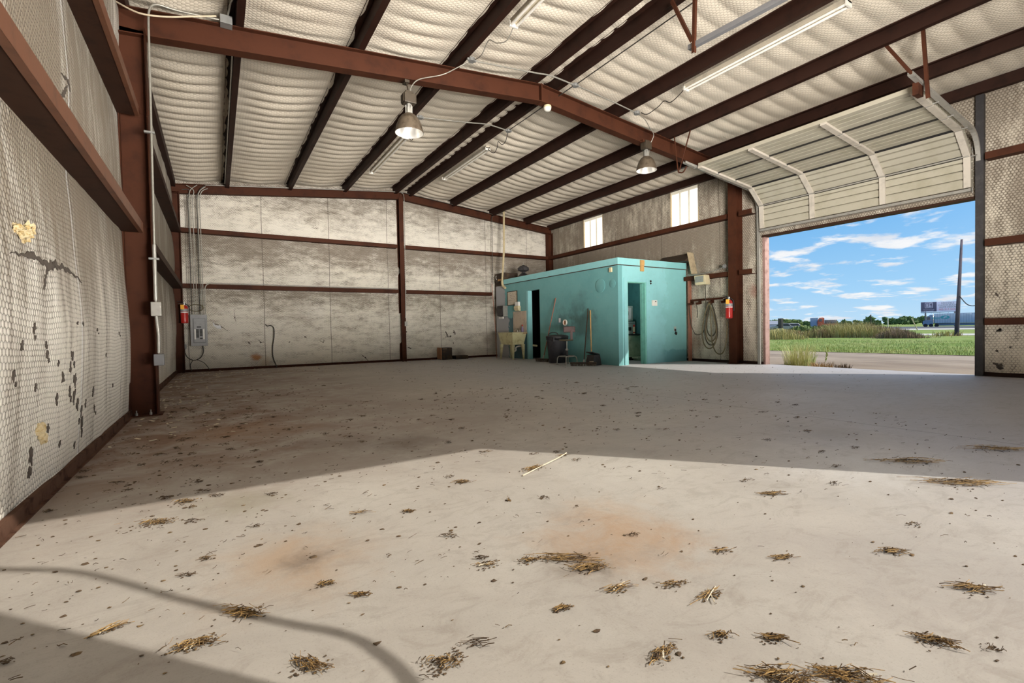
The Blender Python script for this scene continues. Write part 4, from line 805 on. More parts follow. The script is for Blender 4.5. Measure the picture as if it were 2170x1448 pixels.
for x, y in ((SX0 + .07, SY0 + .09), (SX0 + .07, SY1 - .09), (SX1 - .08, SY0 + .09), (SX1 - .08, SY1 - .09)):
    sx = -.015 if x < 8.8 else .0; sy = -.03 if y < 12.8 else .03
    mb = MB(); mb.add([(x - .018 + sx, y - .018 + sy, 0), (x + .018 + sx, y - .018 + sy, 0), (x + .018 + sx, y + .018 + sy, 0), (x - .018 + sx, y + .018 + sy, 0), (x - .045, y - .045, .47), (x + .045, y - .045, .47), (x + .045, y + .045, .47), (x - .045, y + .045, .47)],
        [(0, 1, 2, 3), (4, 5, 6, 7), (0, 1, 5, 4), (1, 2, 6, 5), (2, 3, 7, 6), (3, 0, 4, 7)]); mb.build('leg', MT['sink'], us, bevel=.003)
mb = MB(); mb.box(9.045, 9.09, 12.68, 12.9, .842, .86).tube(spline([(9.06, 12.79, .85), (9.06, 12.79, .93), (8.98, 12.79, .95), (8.92, 12.79, .90)], 5), .011, 8)
for y in (12.70, 12.88): mb.lathe((9.06, y, .86), [(.018, 0), (.02, .03), (.012, .04)], 10)
mb.build('faucet', MT['chrome'], us, smooth=50)
mb = MB(); mb.tube(spline([(8.83, 12.8, .47), (8.83, 12.8, .36), (8.83, 12.77, .28), (8.83, 12.70, .25), (8.83, 12.64, .29), (8.83, 12.64, .36), (8.93, 12.64, .40), (9.1, 12.64, .40)], 5), .022, 8); mb.build('drain_trap', MT['white'], us, smooth=60)
o = MB().box(OX - .008, OX - .002, 10.71, 10.79, 1.10, 1.22).box(OX - .012, OX - .008, 10.735, 10.765, 1.115, 1.15).box(OX - .012, OX - .008, 10.735, 10.765, 1.17, 1.205).build('outlet', MT['vinyl_white'], bevel=.002); tag(o, 'pale wall outlet on the teal side above the black bin', 'outlet')
t = thing('wall_ring', 'white ring around a brown round opening in the teal wall above the stool', 'ring', (OX - .02, 10.49, 1.0))
mb = MB(); mb.lathe((OX - .002, 10.49, 1.09), [(.085, 0), (.085, -.035), (.066, -.04), (.066, 0)], 28, (1, 0, 0), cap=False); mb.build('ring', MT['white'], t, smooth=40)
mb = MB(); mb.lathe((OX - .002, 10.49, 1.09), [(.066, -.004), (.066, -.008)], 28, (1, 0, 0)); mb.build('opening', MT['wood'], t)
t = thing('alarm_box', 'small cream box high on the teal side wall near the corner', 'box', (OX - .03, 8.66, 2.27))
mb = MB(); mb.box(OX - .045, OX - .002, 8.62, 8.70, 2.275, 2.39); mb.build('body', MT['cream'], t, bevel=.006)
mb = MB(); mb.tube([(OX - .012, 8.66, 2.39), (OX - .012, 8.665, 2.43)], .003, 5); mb.build('wire', MT['dark_cable'], t)
# ---- leaning and standing along the long side
tag(MB().tube([(9.02, 14.42, 2.52), (8.93, 14.1, 1.2), (8.86, 13.9, .0)], .011, 7).build('thin_pole', MT['wood_red'], smooth=60), 'thin reddish pole leaning on the grey wall at the far corner', 'pole')
pv = thing('pvc_pipe', 'tan plastic pipe slanting down from the roof to the office side', 'pipe', (9.3, 14.0, 2.4))
mb = MB(); mb.tube([(9.26, 13.92, 5.0), (9.18, 13.83, 3.6), (9.035, 13.74, 2.56)], .034, 10); mb.build('pipe', MT['pvc'], pv, smooth=60)
mb = MB(); mb.tube(spline([(9.035, 13.74, 2.56), (9.03, 13.72, 2.44), (9.035, 13.66, 2.36), (9.045, 13.56, 2.31)], 4), .041, 10); mb.build('elbow', MT['pvc'], pv, smooth=60)
db = thing('tool_box', 'dark brown box on top of the office beside the tan pipe', 'box', (9.5, 14.1, 2.42))
mb = MB(); mb.box(9.18, 9.75, 13.85, 14.44, 2.425, 2.55); mb.build('plinth', MT['brown_black'], db)
mb = MB(); mb.box(9.16, 9.72, 13.84, 14.42, 2.55, 2.86); mb.build('case', MT['brown_black'], db, bevel=.01)
mb = MB(); mb.box(9.14, 9.16, 13.95, 14.2, 2.60, 2.66); mb.build('label', MT['wood_light'], db)
mb = MB(); mb.tube(spline([(9.15, 14.3, 2.66), (9.12, 14.3, 2.70), (9.12, 14.3, 2.76), (9.15, 14.3, 2.79)], 3), .01, 6); mb.build('handle', MT['galv'], db)
ac = thing('air_compressor', 'black motor with a round housing standing on top of the office', 'motor', (9.6, 13.0, 2.6))
mb = MB(); mb.lathe((9.50, 13.15, 2.402), [(.17, 0), (.20, .2), (.19, .26), (.12, .33), (.07, .36), (.06, .42)], 20); mb.build('base', MT['soft_black'], ac, smooth=45)
mb = MB(); mb.lathe((9.50, 13.15, 2.82), [(.08, 0), (.16, .03), (.17, .12), (.13, .17), (.06, .20), (.02, .22)], 14); [mb.obox((9.50 + .15 * math.cos(a), 13.15 + .15 * math.sin(a), 2.9), (.03, 0, 0), (0, .03, 0), (0, 0, .05)) for a in (.3, 1.5, 2.9, 4.2, 5.3)]; mb.build('motor_head', MT['soft_black'], ac)
mb = MB(); mb.tube([(9.50, 13.15, 3.03), (9.50, 13.13, 3.13)], .008, 6); mb.build('stub', MT['galv_dull'], ac)
bar = MB().tube([(9.22, 12.05, .42), (9.24, 12.28, .425)], .028, 8).build('grab_bar', MT['cream'], smooth=50); tag(bar, 'short pale rail inside the dark washroom doorway', 'rail')
def broom(name, label, top, foot, r, hmat, headc, hl, hd, mat, cat='broom'):
    t = thing(name, label, cat, foot)
    mb = MB(); f = V(foot); tp = V(top); k = f + (tp - f) * .07; mb.tube([k, tp], r, 8); mb.build('handle', MT[hmat], t, smooth=60)
    mb = MB(); mb.tube([f + V((0, 0, .07)), k + (tp - f) * .03], r * 1.25, 8); mb.build('ferrule', MT['galv'], t, smooth=60)
    c = V(headc); mb = MB(); mb.obox(c + V((0, 0, .075)), hl, hd, (0, 0, .018)); mb.build('block', MT['brown_black'], t, bevel=.004)
    mb = MB(); rr = random.Random(4); hl, hd = V(hl), V(hd)
    for q in range(160):
        p = c + hl * rr.uniform(-.97, .97) + hd * rr.uniform(-.8, .8); mb.blade((p.x, p.y, 0.002 + rr.uniform(0, .01)), .058, .007, rr.uniform(-.3, .3), rr.uniform(0, 6))
    mb.build('bristles', MT['bristle'], t); return t
broom('push_broom', 'push broom with a long reddish handle leaning beside the black bin', (9.085, 10.87, 1.80), (8.72, 11.05, 0), .014, 'wood_red', (8.70, 11.05, 0), (.05, -.24, 0), (.035, .01, 0), 'bristle')
broom('push_broom', 'wide push broom with a dark worn handle leaning right of the stool', (9.085, 9.50, 1.43), (8.50, 9.02, 0), .015, 'brown_black', (8.47, 8.99, 0), (.22, -.235, 0), (.028, .026, 0), 'bristle')
dp = thing('lobby_dustpan', 'black long handled dustpan with a yellow wooden handle by the office corner', 'dustpan', (8.86, 9.10, 0))
mb = MB(); mb.tube([(8.93, 9.22, .33), (9.09, 9.42, 1.38)], .016, 8); mb.build('handle', MT['wood_light'], dp, smooth=60)
mb = MB(); mb.add([(8.72, 9.22, .0), (8.72, 8.90, .0), (8.98, 8.90, .0), (8.98, 9.22, .0), (8.76, 9.20, .25), (8.76, 8.93, .25), (8.96, 8.93, .25), (8.96, 9.20, .25)], [(0, 1, 2, 3), (4, 5, 6, 7), (0, 1, 5, 4), (1, 2, 6, 5), (2, 3, 7, 6), (3, 0, 4, 7)]); mb.build('pan', MT['soft_black'], dp, bevel=.006)
mb = MB(); mb.obox((8.84, 9.06, .295), (.11, .0, -.03), (0, -.135, 0), (.002, 0, .012)); mb.build('hood', MT['soft_black'], dp, bevel=.006)
mb = MB(); mb.tube([(8.75, 9.16, .0 + .24), (8.73, 9.2, .12), (8.70, 9.17, .01)], .006, 6); mb.build('wire_stay', MT['galv'], dp)
tag(MB().tube([(8.66, 8.98, .10), (8.60, 8.78, .11)], .009, 6).build('stick', MT['straw_pale']), 'short pale stick poking out beside the black dustpan', 'stick')
tc = thing('trash_can', 'tall black plastic trash can against the teal office side', 'bin', (8.78, 10.44, 0))
mb = MB(); mb.lathe((8.78, 10.44, 0), [(.22, 0), (.235, .02), (.285, .62), (.30, .63), (.30, .68), (.285, .69)], 28); mb.build('body', MT['rubber'], tc, smooth=40)
mb = MB(); mb.lathe((8.78, 10.44, .69), [(.305, -.02), (.31, .03), (.27, .055), (.12, .07)], 28); lid = mb.build('lid', MT['soft_black'], tc, smooth=40)
mb = MB(); mb.tube(spline([(8.62, 10.60, .745), (8.62, 10.58, .80), (8.66, 10.45, .825), (8.70, 10.32, .80), (8.70, 10.30, .745)], 4), .012, 7); mb.build('lid_handle', MT['soft_black'], lid, smooth=60)
mb = MB(); mb.obox((8.52, 10.27, .64), (.02, -.008, 0), (.03, .07, 0), (0, 0, .06)); mb.build('side_grip', MT['rubber'], tc, bevel=.01)
st = thing('work_stool', 'old swivel work stool with a low backrest in front of the bin', 'stool', (8.48, 9.62, 0))
sx, sy = 8.48, 9.64
mb = MB(); mb.lathe((sx, sy + .02, .605), [(.06, 0), (.17, .008), (.185, .02), (.18, .04), (.05, .045)], 24); mb.build('seat', MT['stool_seat'], st, smooth=45)
mb = MB(); mb.tube([(sx, sy, .25), (sx, sy, .606)], .016, 8); mb.lathe((sx, sy, .36), [(.03, 0), (.04, .02), (.03, .05)], 12); mb.build('post', MT['galv_dull'], st, smooth=50)
mb = MB(); mb.tube([(sx, sy, .21), (sx, sy, .37)], .032, 10); mb.build('sleeve', MT['soft_black'], st, smooth=50)
mb = MB(); mb.tube([(sx + .19 * math.cos(a), sy + .19 * math.sin(a), .215) for a in [k * math.pi / 14 for k in range(29)]], .014, 8); [mb.tube([(sx, sy, .215), (sx + .19 * math.cos(a), sy + .19 * math.sin(a), .215)], .011, 6) for a in (.8, 2.37, 3.94, 5.5)]; mb.build('foot_ring', MT['galv_dull'], st, smooth=60)
for a in (.8, 2.37, 3.94, 5.5):
    c, s = math.cos(a), math.sin(a); mb = MB(); mb.tube(spline([(sx + .18 * c, sy + .18 * s, .215), (sx + .225 * c, sy + .225 * s, .20), (sx + .25 * c, sy + .25 * s, .13), (sx + .255 * c, sy + .255 * s, .0)], 4), .013, 7); mb.build('leg', MT['galv_dull'], st, smooth=60)
bx_, by_ = sx + .10, sy - .07
mb = MB(); mb.obox((bx_, by_, .75), (.024, -.019, 0), (.006, .008, 0), (0, 0, .13)); mb.build('back_bar', MT['stool_pad'], st, bevel=.004)
mb = MB(); mb.obox((bx_ - .03, by_ + .05, .90), (.118, -.093, 0), (.012, .015, 0), (0, 0, .078)); bkr = mb.build('backrest', MT['stool_pad'], st, bevel=.03)
mb = MB(); mb.obox((bx_ - .015, by_ + .013, .90), (.03, -.024, 0), (.003, .004, 0), (0, 0, .07)); mb.build('back_plate', MT['stool_pad'], bkr, bevel=.003)
# ---- things on the front face
kp = thing('keypad', 'white keypad box on the teal front wall right of the doorway', 'keypad', (10.36, OY - .02, 1.46))
mb = MB(); mb.box(10.27, 10.45, OY - .035, OY - .002, 1.455, 1.60); kpb = mb.build('body', MT['white'], kp, bevel=.006)
mb = MB(); mb.box(10.36, 10.41, OY - .037, OY - .035, 1.555, 1.575); mb.build('display', MT['black'], kpb)
wb = MB().box(9.85, 9.97, OY - .065, OY - .019, 2.45, 2.585).box(9.87, 9.975, OY - .045, OY - .002, 2.31, 2.45).build('wooden_bracket', MT['wood_light'], bevel=.003); tag(wb, 'yellow wooden block nailed to the office fascia above the doorway', 'block')
ob = thing('outlet', 'open outlet with a black plug hanging out, low on the teal front wall', 'outlet', (11.15, OY - .01, .78))
mb = MB(); mb.box(11.10, 11.19, OY - .008, OY - .002, .80, .92); mb.build('plate', MT['grey_green'], ob)
mb = MB(); mb.box(11.12, 11.17, OY - .02, OY - .008, .80, .86); mb.build('socket', MT['black'], ob)
mb = MB(); mb.obox((11.16, OY - .02, .745), (.03, 0, -.02), (0, .012, 0), (.018, 0, .03)); mb.build('plug', MT['black'], ob, bevel=.004)
db2 = MB().lathe((10.24, OY - .002, 2.075), [(.026, 0), (.026, .02), (.018, .028)], 14, (0, -1, 0)).lathe((10.24, OY - .002, 2.02), [(.022, 0), (.022, .02), (.014, .03)], 14, (0, -1, 0)).build('door_buzzer', MT['black'], smooth=40); tag(db2, 'small black buzzer at the top right corner of the office doorway', 'buzzer')
# ---- seen through the office doorway
ol = thing('office_fill_lamp', 'added bulb, out of view, brightening the inside of the teal office', 'lamp', (10.2, 9.3, 2.2))  # bulb added to brighten the room behind the doorway
mb = MB(); mb.lathe((10.2, 9.3, 2.25), [(.05, 0), (.07, .03), (.07, .048)], 16); mb.build('base', MT['white'], ol)
mb = MB(); mb.lathe((10.2, 9.3, 2.13), [(.01, 0), (.045, .02), (.06, .06), (.04, .1), (.03, .12)], 16); mb.build('bulb', MT['office_fill_glow'], ol, smooth=60)
oc = thing('office_counter', 'pale green steel cabinet with a black top inside the office doorway', 'cabinet', (11.0, 9.9, 0))
mb = MB(); mb.box(10.62, 11.35, 9.62, 10.15, .09, .70); mb.build('body', MT['cabinet_pale'], oc, bevel=.006)
mb = MB(); mb.box(10.58, 11.38, 9.58, 10.18, .70, .735); mb.build('top', MT['black'], oc, bevel=.003)
mb = MB(); mb.box(10.66, 11.32, 9.68, 10.12, 0, .09); mb.build('plinth', MT['brown_black'], oc)
tag(MB().box(10.75, 11.25, 9.36, 9.55, .0, .055).box(10.70, 11.28, 9.33, 9.56, .055, .10).build('floor_tray', MT['cabinet_pale'], bevel=.006), 'dirty green tray on the floor before the office cabinet', 'tray')
ov = thing('microwave', 'grey green oven with a dark window on the office cabinet', 'microwave', (10.78, 9.95, .736))
mb = MB(); mb.box(10.50, 11.04, 9.74, 10.12, .737, 1.09); ovb = mb.build('body', MT['grey_green'], ov, bevel=.01)
mb = MB(); mb.box(11.045, 11.10, 9.78, 10.12, .737, 1.10); mb.build('side', MT['black'], ov)
mb = MB(); mb.box(10.74, 10.88, 9.735, 9.74, .83, .93); mb.build('window', MT['black'], ovb)
mb = MB(); mb.box(10.54, 11.0, 9.73, 9.74, 1.035, 1.05).box(10.54, 11.0, 9.73, 9.74, .99, .997); mb.build('trim_line', MT['panel_dark'], ovb)
mo = thing('monitor', 'old pale monitor standing on the oven inside the office', 'monitor', (10.7, 9.95, 1.11))
mb = MB(); mb.box(10.52, 11.00, 9.78, 10.10, 1.112, 1.53); moc = mb.build('case', MT['grey_green'], mo, bevel=.015)
mb = MB(); mb.box(10.58, 10.92, 9.772, 9.78, 1.16, 1.48); mb.build('screen', MT['vinyl_white'], moc)
mb = MB(); mb.lathe((10.72, 9.766, 1.32), [(.10, 0), (.10, .005)], 20, (0, -1, 0)); mb.build('screen_mark', MT['panel_grey'], moc)
sc = thing('spray_can', 'spray can with a red cap standing on the office cabinet', 'can', (10.90, 9.64, .736))
mb = MB(); mb.lathe((10.90, 9.655, .737), [(.03, 0), (.03, .19), (.022, .2)], 16); mb.build('body', MT['cream'], sc, smooth=40)
mb = MB(); mb.lathe((10.90, 9.655, .938), [(.026, 0), (.026, .05), (.02, .06)], 16); mb.build('cap', MT['fire_red'], sc, smooth=40)
mb = MB(); mb.lathe((10.90, 9.655, .76), [(.0306, 0), (.0306, .03)], 16); mb.build('label', MT['fire_red'], sc)
tag(MB().box(10.5, 11.40, 10.35, 10.98, .0, 1.50).build('plywood_crate', MT['tan']), 'brown plywood crate at the back of the office', 'crate')
ns = thing('desk_sign', 'small black sign with pale letters inside the office', 'sign', (11.2, 10.40, 1.5))
mb = MB(); mb.box(11.10, 11.36, 10.42, 10.435, 1.502, 1.70); mb.build('plate', MT['black'], ns)
text('NOTE', .075, MT['cream'], frame3((11.23, 10.418, 1.63), (1, 0, 0), (0, 0, 1)), ns, .001)
# ---- right wall beside the office
lv = thing('louvre_panel', 'tan slatted panel leaning on the office roof against the right wall', 'louvre', (11.5, 8.7, 2.4))
pc, pv_, pn = V((W - .17, 8.16, 2.565)), V((0, -.13, -.58)), V((0, -.976, .219))
mb = MB(); mb.obox(pc, (.11, 0, 0), pv_ / 2, pn * .008); mb.build('backing', MT['tan'], lv)
mb = MB(); mb.box(W - .16, W - .05, 8.22, 9.25, 2.605, 2.84) if False else mb.prism([(W - .40, 8.22, 2.62), (W - .05, 8.22, 2.86), (W - .05, 8.22, 2.62)], (0, 1.0, 0)); mb.build('sheet_stack', MT['brown_black'], lv)
for k in range(6):
    mb = MB(); mb.obox(pc + pv_ * ((k + .5) / 6 - .5) + pn * .016, (.105, 0, 0), pv_ * .066, pn * .009); mb.build('slat', MT['tan'], lv, bevel=.003)
ws = thing('wall_speaker', 'cream wedge shaped speaker hung on the lower girt of the right wall', 'speaker', (W - .3, 7.74, 1.95))
mb = MB(); mb.prism([(W - .40, 7.58, 1.96), (W - .42, 7.60, 2.20), (W - .42, 7.92, 2.20), (W - .40, 7.90, 1.96)], (.18, 0, 0)); mb.build('cabinet', MT['cream'], ws, bevel=.012)
mb = MB(); mb.obox((W - .423, 7.76, 2.10), (.004, 0, 0), (0, .12, 0), (0, 0, .075)); mb.build('grille', MT['galv_dull'], ws)
hr = thing('hook_rail', 'brown steel rail with four welded hooks on the right wall', 'rail', (W - .1, 7.7, 1.5))
mb = MB(); mb.beam((W - .10, 8.30, 1.60), (W - .10, 7.07, 1.60), [(-.02, -.025), (.02, -.025), (.02, .025), (-.02, .025)]); mb.build('bar', MT['steel_red'], hr)
for y in (8.20, 7.96, 7.60, 7.24):
    mb = MB(); mb.sweep([(W - .13, y, 1.60), (W - .135, y, 1.50), (W - .22, y, 1.48), (W - .23, y, 1.53)], [(-.05, -.006), (.05, -.006), (.05, .006), (-.05, .006)], (.5, 0, 1)); mb.build('hook', MT['steel_red'], hr)
tag(MB().box(W - .14, W - .06, 8.27, 8.33, .0, 2.12).build('wall_post', MT['wood_red']), 'narrow reddish post on the right wall against the office corner', 'post')
tag(MB().box(W - .215, W - .205, 7.07, 7.10, 1.62, 2.22).build('batten', MT['wood_light']), 'thin yellow wooden batten beside the right column above the extinguisher', 'batten')
hs = thing('hose_coil', 'long brown hose hung in tall loops from a hook on the right wall', 'hose', (W - .2, 7.6, .35))
rnd = random.Random(9)
for k in range(4):
    w = .15 + .025 * k; h0 = 1.50; lo = .62 - .09 * k if k else .66; x = W - .17 - .022 * k; yc = 7.60 + rnd.uniform(-.02, .03)
    pts = []
    for i in range(25):
        a = 2 * math.pi * i / 24; z = (h0 + lo) / 2 + (h0 - lo) / 2 * math.cos(a); f = (h0 - z) / (h0 - lo)
        pts.append((x, yc + w * math.sin(a) * (0.25 + .95 * f ** .7), z))
    mb = MB(); mb.tube(spline(pts, 3), .015, 7); mb.build('loop', MT['hose'] if k % 2 else MT['hose_dark'], hs, smooth=60)
mb = MB(); mb.tube(spline([(W - .22, 7.60, 1.5), (W - .22, 7.58, .9), (W - .22, 7.55, .5), (W - .22, 7.46, .28), (W - .24, 7.33, .22), (W - .26, 7.2, .30), (W - .30, 7.10, .6), (W - .30, 7.08, 1.0)], 6), .014, 7); mb.build('tail', MT['hose'], hs, smooth=60)
cord('thin_hose', [(W - .2, 8.24, 1.48), (W - .16, 8.22, 1.0), (W - .15, 8.12, .74), (W - .15, 8.0, .70), (W - .15, 7.85, .78), (W - .16, 7.77, 1.1), (W - .2, 7.75, 1.96)], .010, 'hose_dark', 'thin dark cable looping between the left hook and the speaker', 'cable')
cord('thin_hose', [(W - .22, 8.0, 1.48), (W - .2, 7.99, 1.3), (W - .2, 8.0, 1.14)], .010, 'hose_dark', 'short dark cord dangling from the second hook from the left', 'cord')
cord('cable', [(W - .24, 8.30, 2.26), (W - .24, 7.9, 2.25), (W - .24, 7.5, 2.28), (W - .25, 7.12, 2.36)], .010, 'galv_dull', 'grey cable lying on the lower girt above the speaker', 'cable')
sw = MB().lathe((W - .26, 7.16, 2.36), [(.05, -.02), (.055, .02), (.03, .05)], 10, (0, 1, 0)).build('junction_box', MT['box_grey']); tag(sw, 'dark junction box at the right column above the speaker', 'junction box')
# ---- blocks at the far wall
t = thing('timber_block', 'dark brown upright block standing at the foot of the far wall', 'block', (7.2, 14.35, 0))
mb = MB(); mb.box(7.02, 7.38, 14.22, 14.50, .0, .385); mb.build('core', MT['brown_black'], t, bevel=.012)
mb = MB(); mb.box(6.97, 7.019, 14.22, 14.50, .02, .39); mb.build('side_board', MT['wood'], t, bevel=.006)
mb = MB(); mb.box(7.05, 7.2, 14.212, 14.22, .345, .36); mb.build('edge_chip', MT['tan'], t)
tag(MB().box(7.46, 7.9, 14.1, 14.42, 0, .115).build('timber_block', MT['brown_black'], bevel=.012), 'low flat dark block on the floor right of the upright block', 'block')
# ================================================================ OUTSIDE, beyond the side doorway
CX, CY, CZ = 0.868, 0.0, 0.9
def gz(x): return -0.035 - min(180.0, max(0.0, x - 20)) * 0.0024
def far(az, dist):
    a = math.radians(az); x = CX + math.sin(a) * dist; return V((x, CY + math.cos(a) * dist, gz(x)))
def mat_dirt():
    m, g, b = newmat('dirt_yard'); c = coords(g); s = g.sep(c)
    st = g.vm('MULTIPLY', c, (1.0, 0.35, 1.0)); n = g.noise(st, 0.9, 8, 0.65); n2 = g.noise(c, 9.0, 6, 0.7); n3 = g.noise(c, 45.0, 3, 0.6)
    col = g.mix(g.step(n, 0.38, 0.66), (0.33, 0.265, 0.195), (0.20, 0.15, 0.105))
    col = g.mix(g.m('MULTIPLY', g.step(n2, 0.6, 0.75), 0.5), col, (0.42, 0.36, 0.29)); col = g.mix(g.m('MULTIPLY', g.step(n3, 0.62, 0.7), 0.5), col, (0.16, 0.12, 0.085))
    wet = g.m('MULTIPLY', g.step(g.m('ADD', s[0], g.m('MULTIPLY', n, 1.2)), 12.6, 13.4), g.m('SUBTRACT', 1.0, g.step(g.m('ADD', s[0], g.m('MULTIPLY', n, 1.2)), 13.8, 15.0)))
    col = g.mix(g.m('MULTIPLY', wet, 0.4), col, (0.17, 0.125, 0.085))
    setb(g, b, Base_Color=col, Roughness=0.9, Normal=g.bump(n2, 0.5, 0.02)); return m
def mat_grass():
    m, g, b = newmat('mown_grass'); c = coords(g)
    n = g.noise(c, 0.35, 6, 0.65); n2 = g.noise(c, 2.6, 6, 0.7)
    col = g.mix(g.step(n, 0.4, 0.65), (0.17, 0.25, 0.055), (0.26, 0.30, 0.10)); col = g.mix(g.m('MULTIPLY', g.step(n2, 0.5, 0.75), 0.6), col, (0.34, 0.33, 0.14))
    setb(g, b, Base_Color=col, Roughness=0.9, Normal=g.bump(n2, 0.6, 0.04)); b.inputs['Specular IOR Level'].default_value = 0.1; return m
def ground(name, x0, x1, mat, label, dz, cat='ground', y0=-25, y1=130, nx=8):
    mb = MB(); mb.grid(lambda x, y: (x, y, gz(x) + dz), lin(x0, x1, max(1.0, (x1 - x0) / nx)), lin(y0, y1, 40)); return struct(mb.build(name, mat, keep=True, normals=False), label, cat)
ground('ground_dirt', W + .12, 19.2, mat_dirt(), 'bare dirt yard just outside the side doorway', 0, 'dirt')
ground('ground_field', 18.4, 4000, mat_grass(), 'mown green field beyond the dirt yard', 0.012, 'grass field', -600, 3000, 90)
ground('road', 47, 55, MT['road_pale'], 'pale near road beyond the leaning pole', 0.03, 'road', -60, 130)
ground('road', 92, 118, MT['road_pale'], 'pale road strip in front of the white trailer', 0.03, 'road', -120, 160)
ground('road', 120, 205, MT['asphalt'], 'dark far road under the truck', 0.05, 'road', -200, 200)
mb = MB(); mb.box(W + .02, W + .13, DY0, DY1, -.2, -.002); struct(mb.build('trim_4', MT['road_pale'], keep=True), 'concrete lip of the floor slab at the side doorway', 'sill')
# grass blades along the field's near edge (nobody could count them)
rnd = random.Random(21)
def patch(az0, az1, d0, d1, n, h0, h1, w, mat, name, label, cat, bias=1.0):
    mb = MB()
    for i in range(n):
        az = rnd.gauss((az0 + az1) / 2, (az1 - az0) * .34) if rnd.random() < .35 else rnd.uniform(az0, az1); p = far(az, d0 + (d1 - d0) * rnd.random() ** bias)
        q = 0.6 + 0.8 * (noise.noise(V((p.x * .35, p.y * .35, 2.0))) + .5)
        e_ = min(1, max(.25, 1.25 - abs(az - (az0 + az1) / 2) / (az1 - az0) * 1.5)); h = rnd.uniform(h0, h1) * max(.35, q) * e_; mb.blade((p.x, p.y, p.z), h, w * rnd.uniform(.6, 1.4), rnd.uniform(.1, .6), rnd.uniform(0, 6.28))
    return tag(mb.build(name, MT[mat], normals=False), label, cat, None, 'stuff')
mb = MB()
for i in range(15000):
    x = 18.45 + 14 * rnd.random() ** 1.8; y = rnd.uniform(2.0, 4.2) + (x - 18.4) * .25 + rnd.random() * (7.0 + (x - 18.4) * .33)
    if x < 18.9 and rnd.random() < .5: continue
    mb.blade((x, y, gz(x)), rnd.uniform(.04, .13), rnd.uniform(.003, .007), rnd.uniform(.1, .8), rnd.uniform(0, 6.28))
tag(mb.build('field_grass', MT['grass_green'], normals=False), 'short green grass blades along the near edge of the field', 'grass', None, 'stuff')
patch(62.8, 71.0, 41, 47, 9000, .55, 1.25, .014, 'weeds', 'weed_thicket', 'tall yellow brown weeds standing along the far side of the field', 'weeds')
patch(69.2, 72.4, 38.5, 41, 2600, .35, .9, .012, 'weeds_brown', 'dead_weeds', 'brown dead weeds at the right end of the tall weeds', 'weeds')
patch(59.0, 63.2, 36, 44, 2600, .30, .75, .014, 'weeds', 'low_weeds', 'low weeds beside the pinkish door jamb, in front of the parked cars', 'weeds')
def bush(az, dist, r, sq, label, mat='bush', nm='bush'):
    p = far(az, dist); t = thing(nm, label, 'bush', p); mb = MB(); rr = random.Random(int(az * 10))
    for k in range(9): mb.blob(p + V((rr.uniform(-1, 1) * r * sq, rr.uniform(-1, 1) * r * sq, r * rr.uniform(.3, .8))), r * rr.uniform(.35, .6), 2, .8, 3.0, (1, 1, .9), k)
    for k in range(420):
        a = rr.uniform(0, 6.28); q = rr.random() ** .5 * r * sq * 1.3; mb.blade(p + V((q * math.cos(a), q * math.sin(a), r * rr.uniform(.3, .95))), rr.uniform(.15, .3), .03, rr.uniform(.2, .9), rr.uniform(0, 6.28))
    mb.build('foliage', MT[mat], t); mb = MB(); mb.tube([p, p + V((0, 0, r * .6))], .05, 6); mb.build('stem', MT['trunk'], t)
bush(63.7, 44, .78, 1.1, 'dark green bush at the left end of the tall weeds'); bush(64.9, 45, .72, 1.2, 'dark bush in front of the orange cab')
bush(60.9, 41, .55, 1.2, 'low olive bush below the white car', 'weeds'); bush(61.9, 42, .5, 1.1, 'second low olive bush, nearer the dark bushes', 'weeds')
# grass tuft, sprig and dead tuft at the doorway
def tuft(c, r, n, h0, h1, mat, name, label, cat, spread=.6, w=.004):
    mb = MB()
    for i in range(n):
        a = rnd.uniform(0, 6.28); q = r * math.sqrt(rnd.random()); mb.blade((c[0] + q * math.cos(a), c[1] + q * math.sin(a), c[2]), rnd.uniform(h0, h1), w * rnd.uniform(.6, 1.5), rnd.uniform(.1, spread), a + rnd.uniform(-1, 1))
    return tag(mb.build(name, MT[mat], normals=False), label, cat)
tuft((12.42, 5.95, -.035), .30, 520, .15, .62, 'grass_pale', 'grass_tuft', 'tall sunlit grass tuft growing at the foot of the pinkish jamb', 'grass tuft', .75)
tuft((12.15, 5.35, -.035), .24, 200, .05, .16, 'straw', 'dead_grass', 'low dry grass right of the tall tuft at the doorway', 'grass tuft', 1.2)
tuft((12.05, 4.88, -.035), .16, 160, .04, .14, 'straw_dark', 'dead_grass', 'dark clump of dead weeds on the door sill line', 'weed', 1.3)
mb = MB(); mb.tube(spline([(13.6, 5.93, -.03), (13.62, 5.92, .18), (13.64, 5.87, .38)], 4), .006, 6)
for k in range(9): mb.blade((13.6 + .004 * k, 5.93 - .006 * k, .02 + .04 * k), .10, .02, 1.2, k * 2.2)
tag(mb.build('weed_sprig', MT['grass_green']), 'single green weed sprig on the dirt yard', 'weed')
# poles
P = far(74.69, 46.0); lean = V((.06, -.28, 0)); pl = thing('utility_pole', 'leaning bare utility pole at the right of the doorway view', 'utility pole', P)
mb = MB(); mb.tube([P, P + V((.05, -.25, 6.75))], .14, 10, .065); mb.build('pole', MT['pole_wood'], pl, smooth=60)
a = P + V((.02, -.1, 2.9)); b = far(76.4, 44); b.z = 2.35
mb = MB(); mb.tube(spline([a, a.lerp(b, .35) + V((0, 0, -.55)), a.lerp(b, .7) + V((0, 0, -.5)), b], 6), .03, 6); mb.build('wire', MT['black'], pl)
tuft((P.x - .4, P.y + .4, P.z), .8, 150, .2, .5, 'weeds', 'weed_clump', 'weeds round the foot of the leaning pole', 'weeds', .7, .02)
p = far(68.66, 70); tag(MB().tube([p, p + V((0, 0, 2.1))], .07, 8, .06).build('post', MT['black']), 'thin dark post standing in the tall weeds below a tree', 'post')
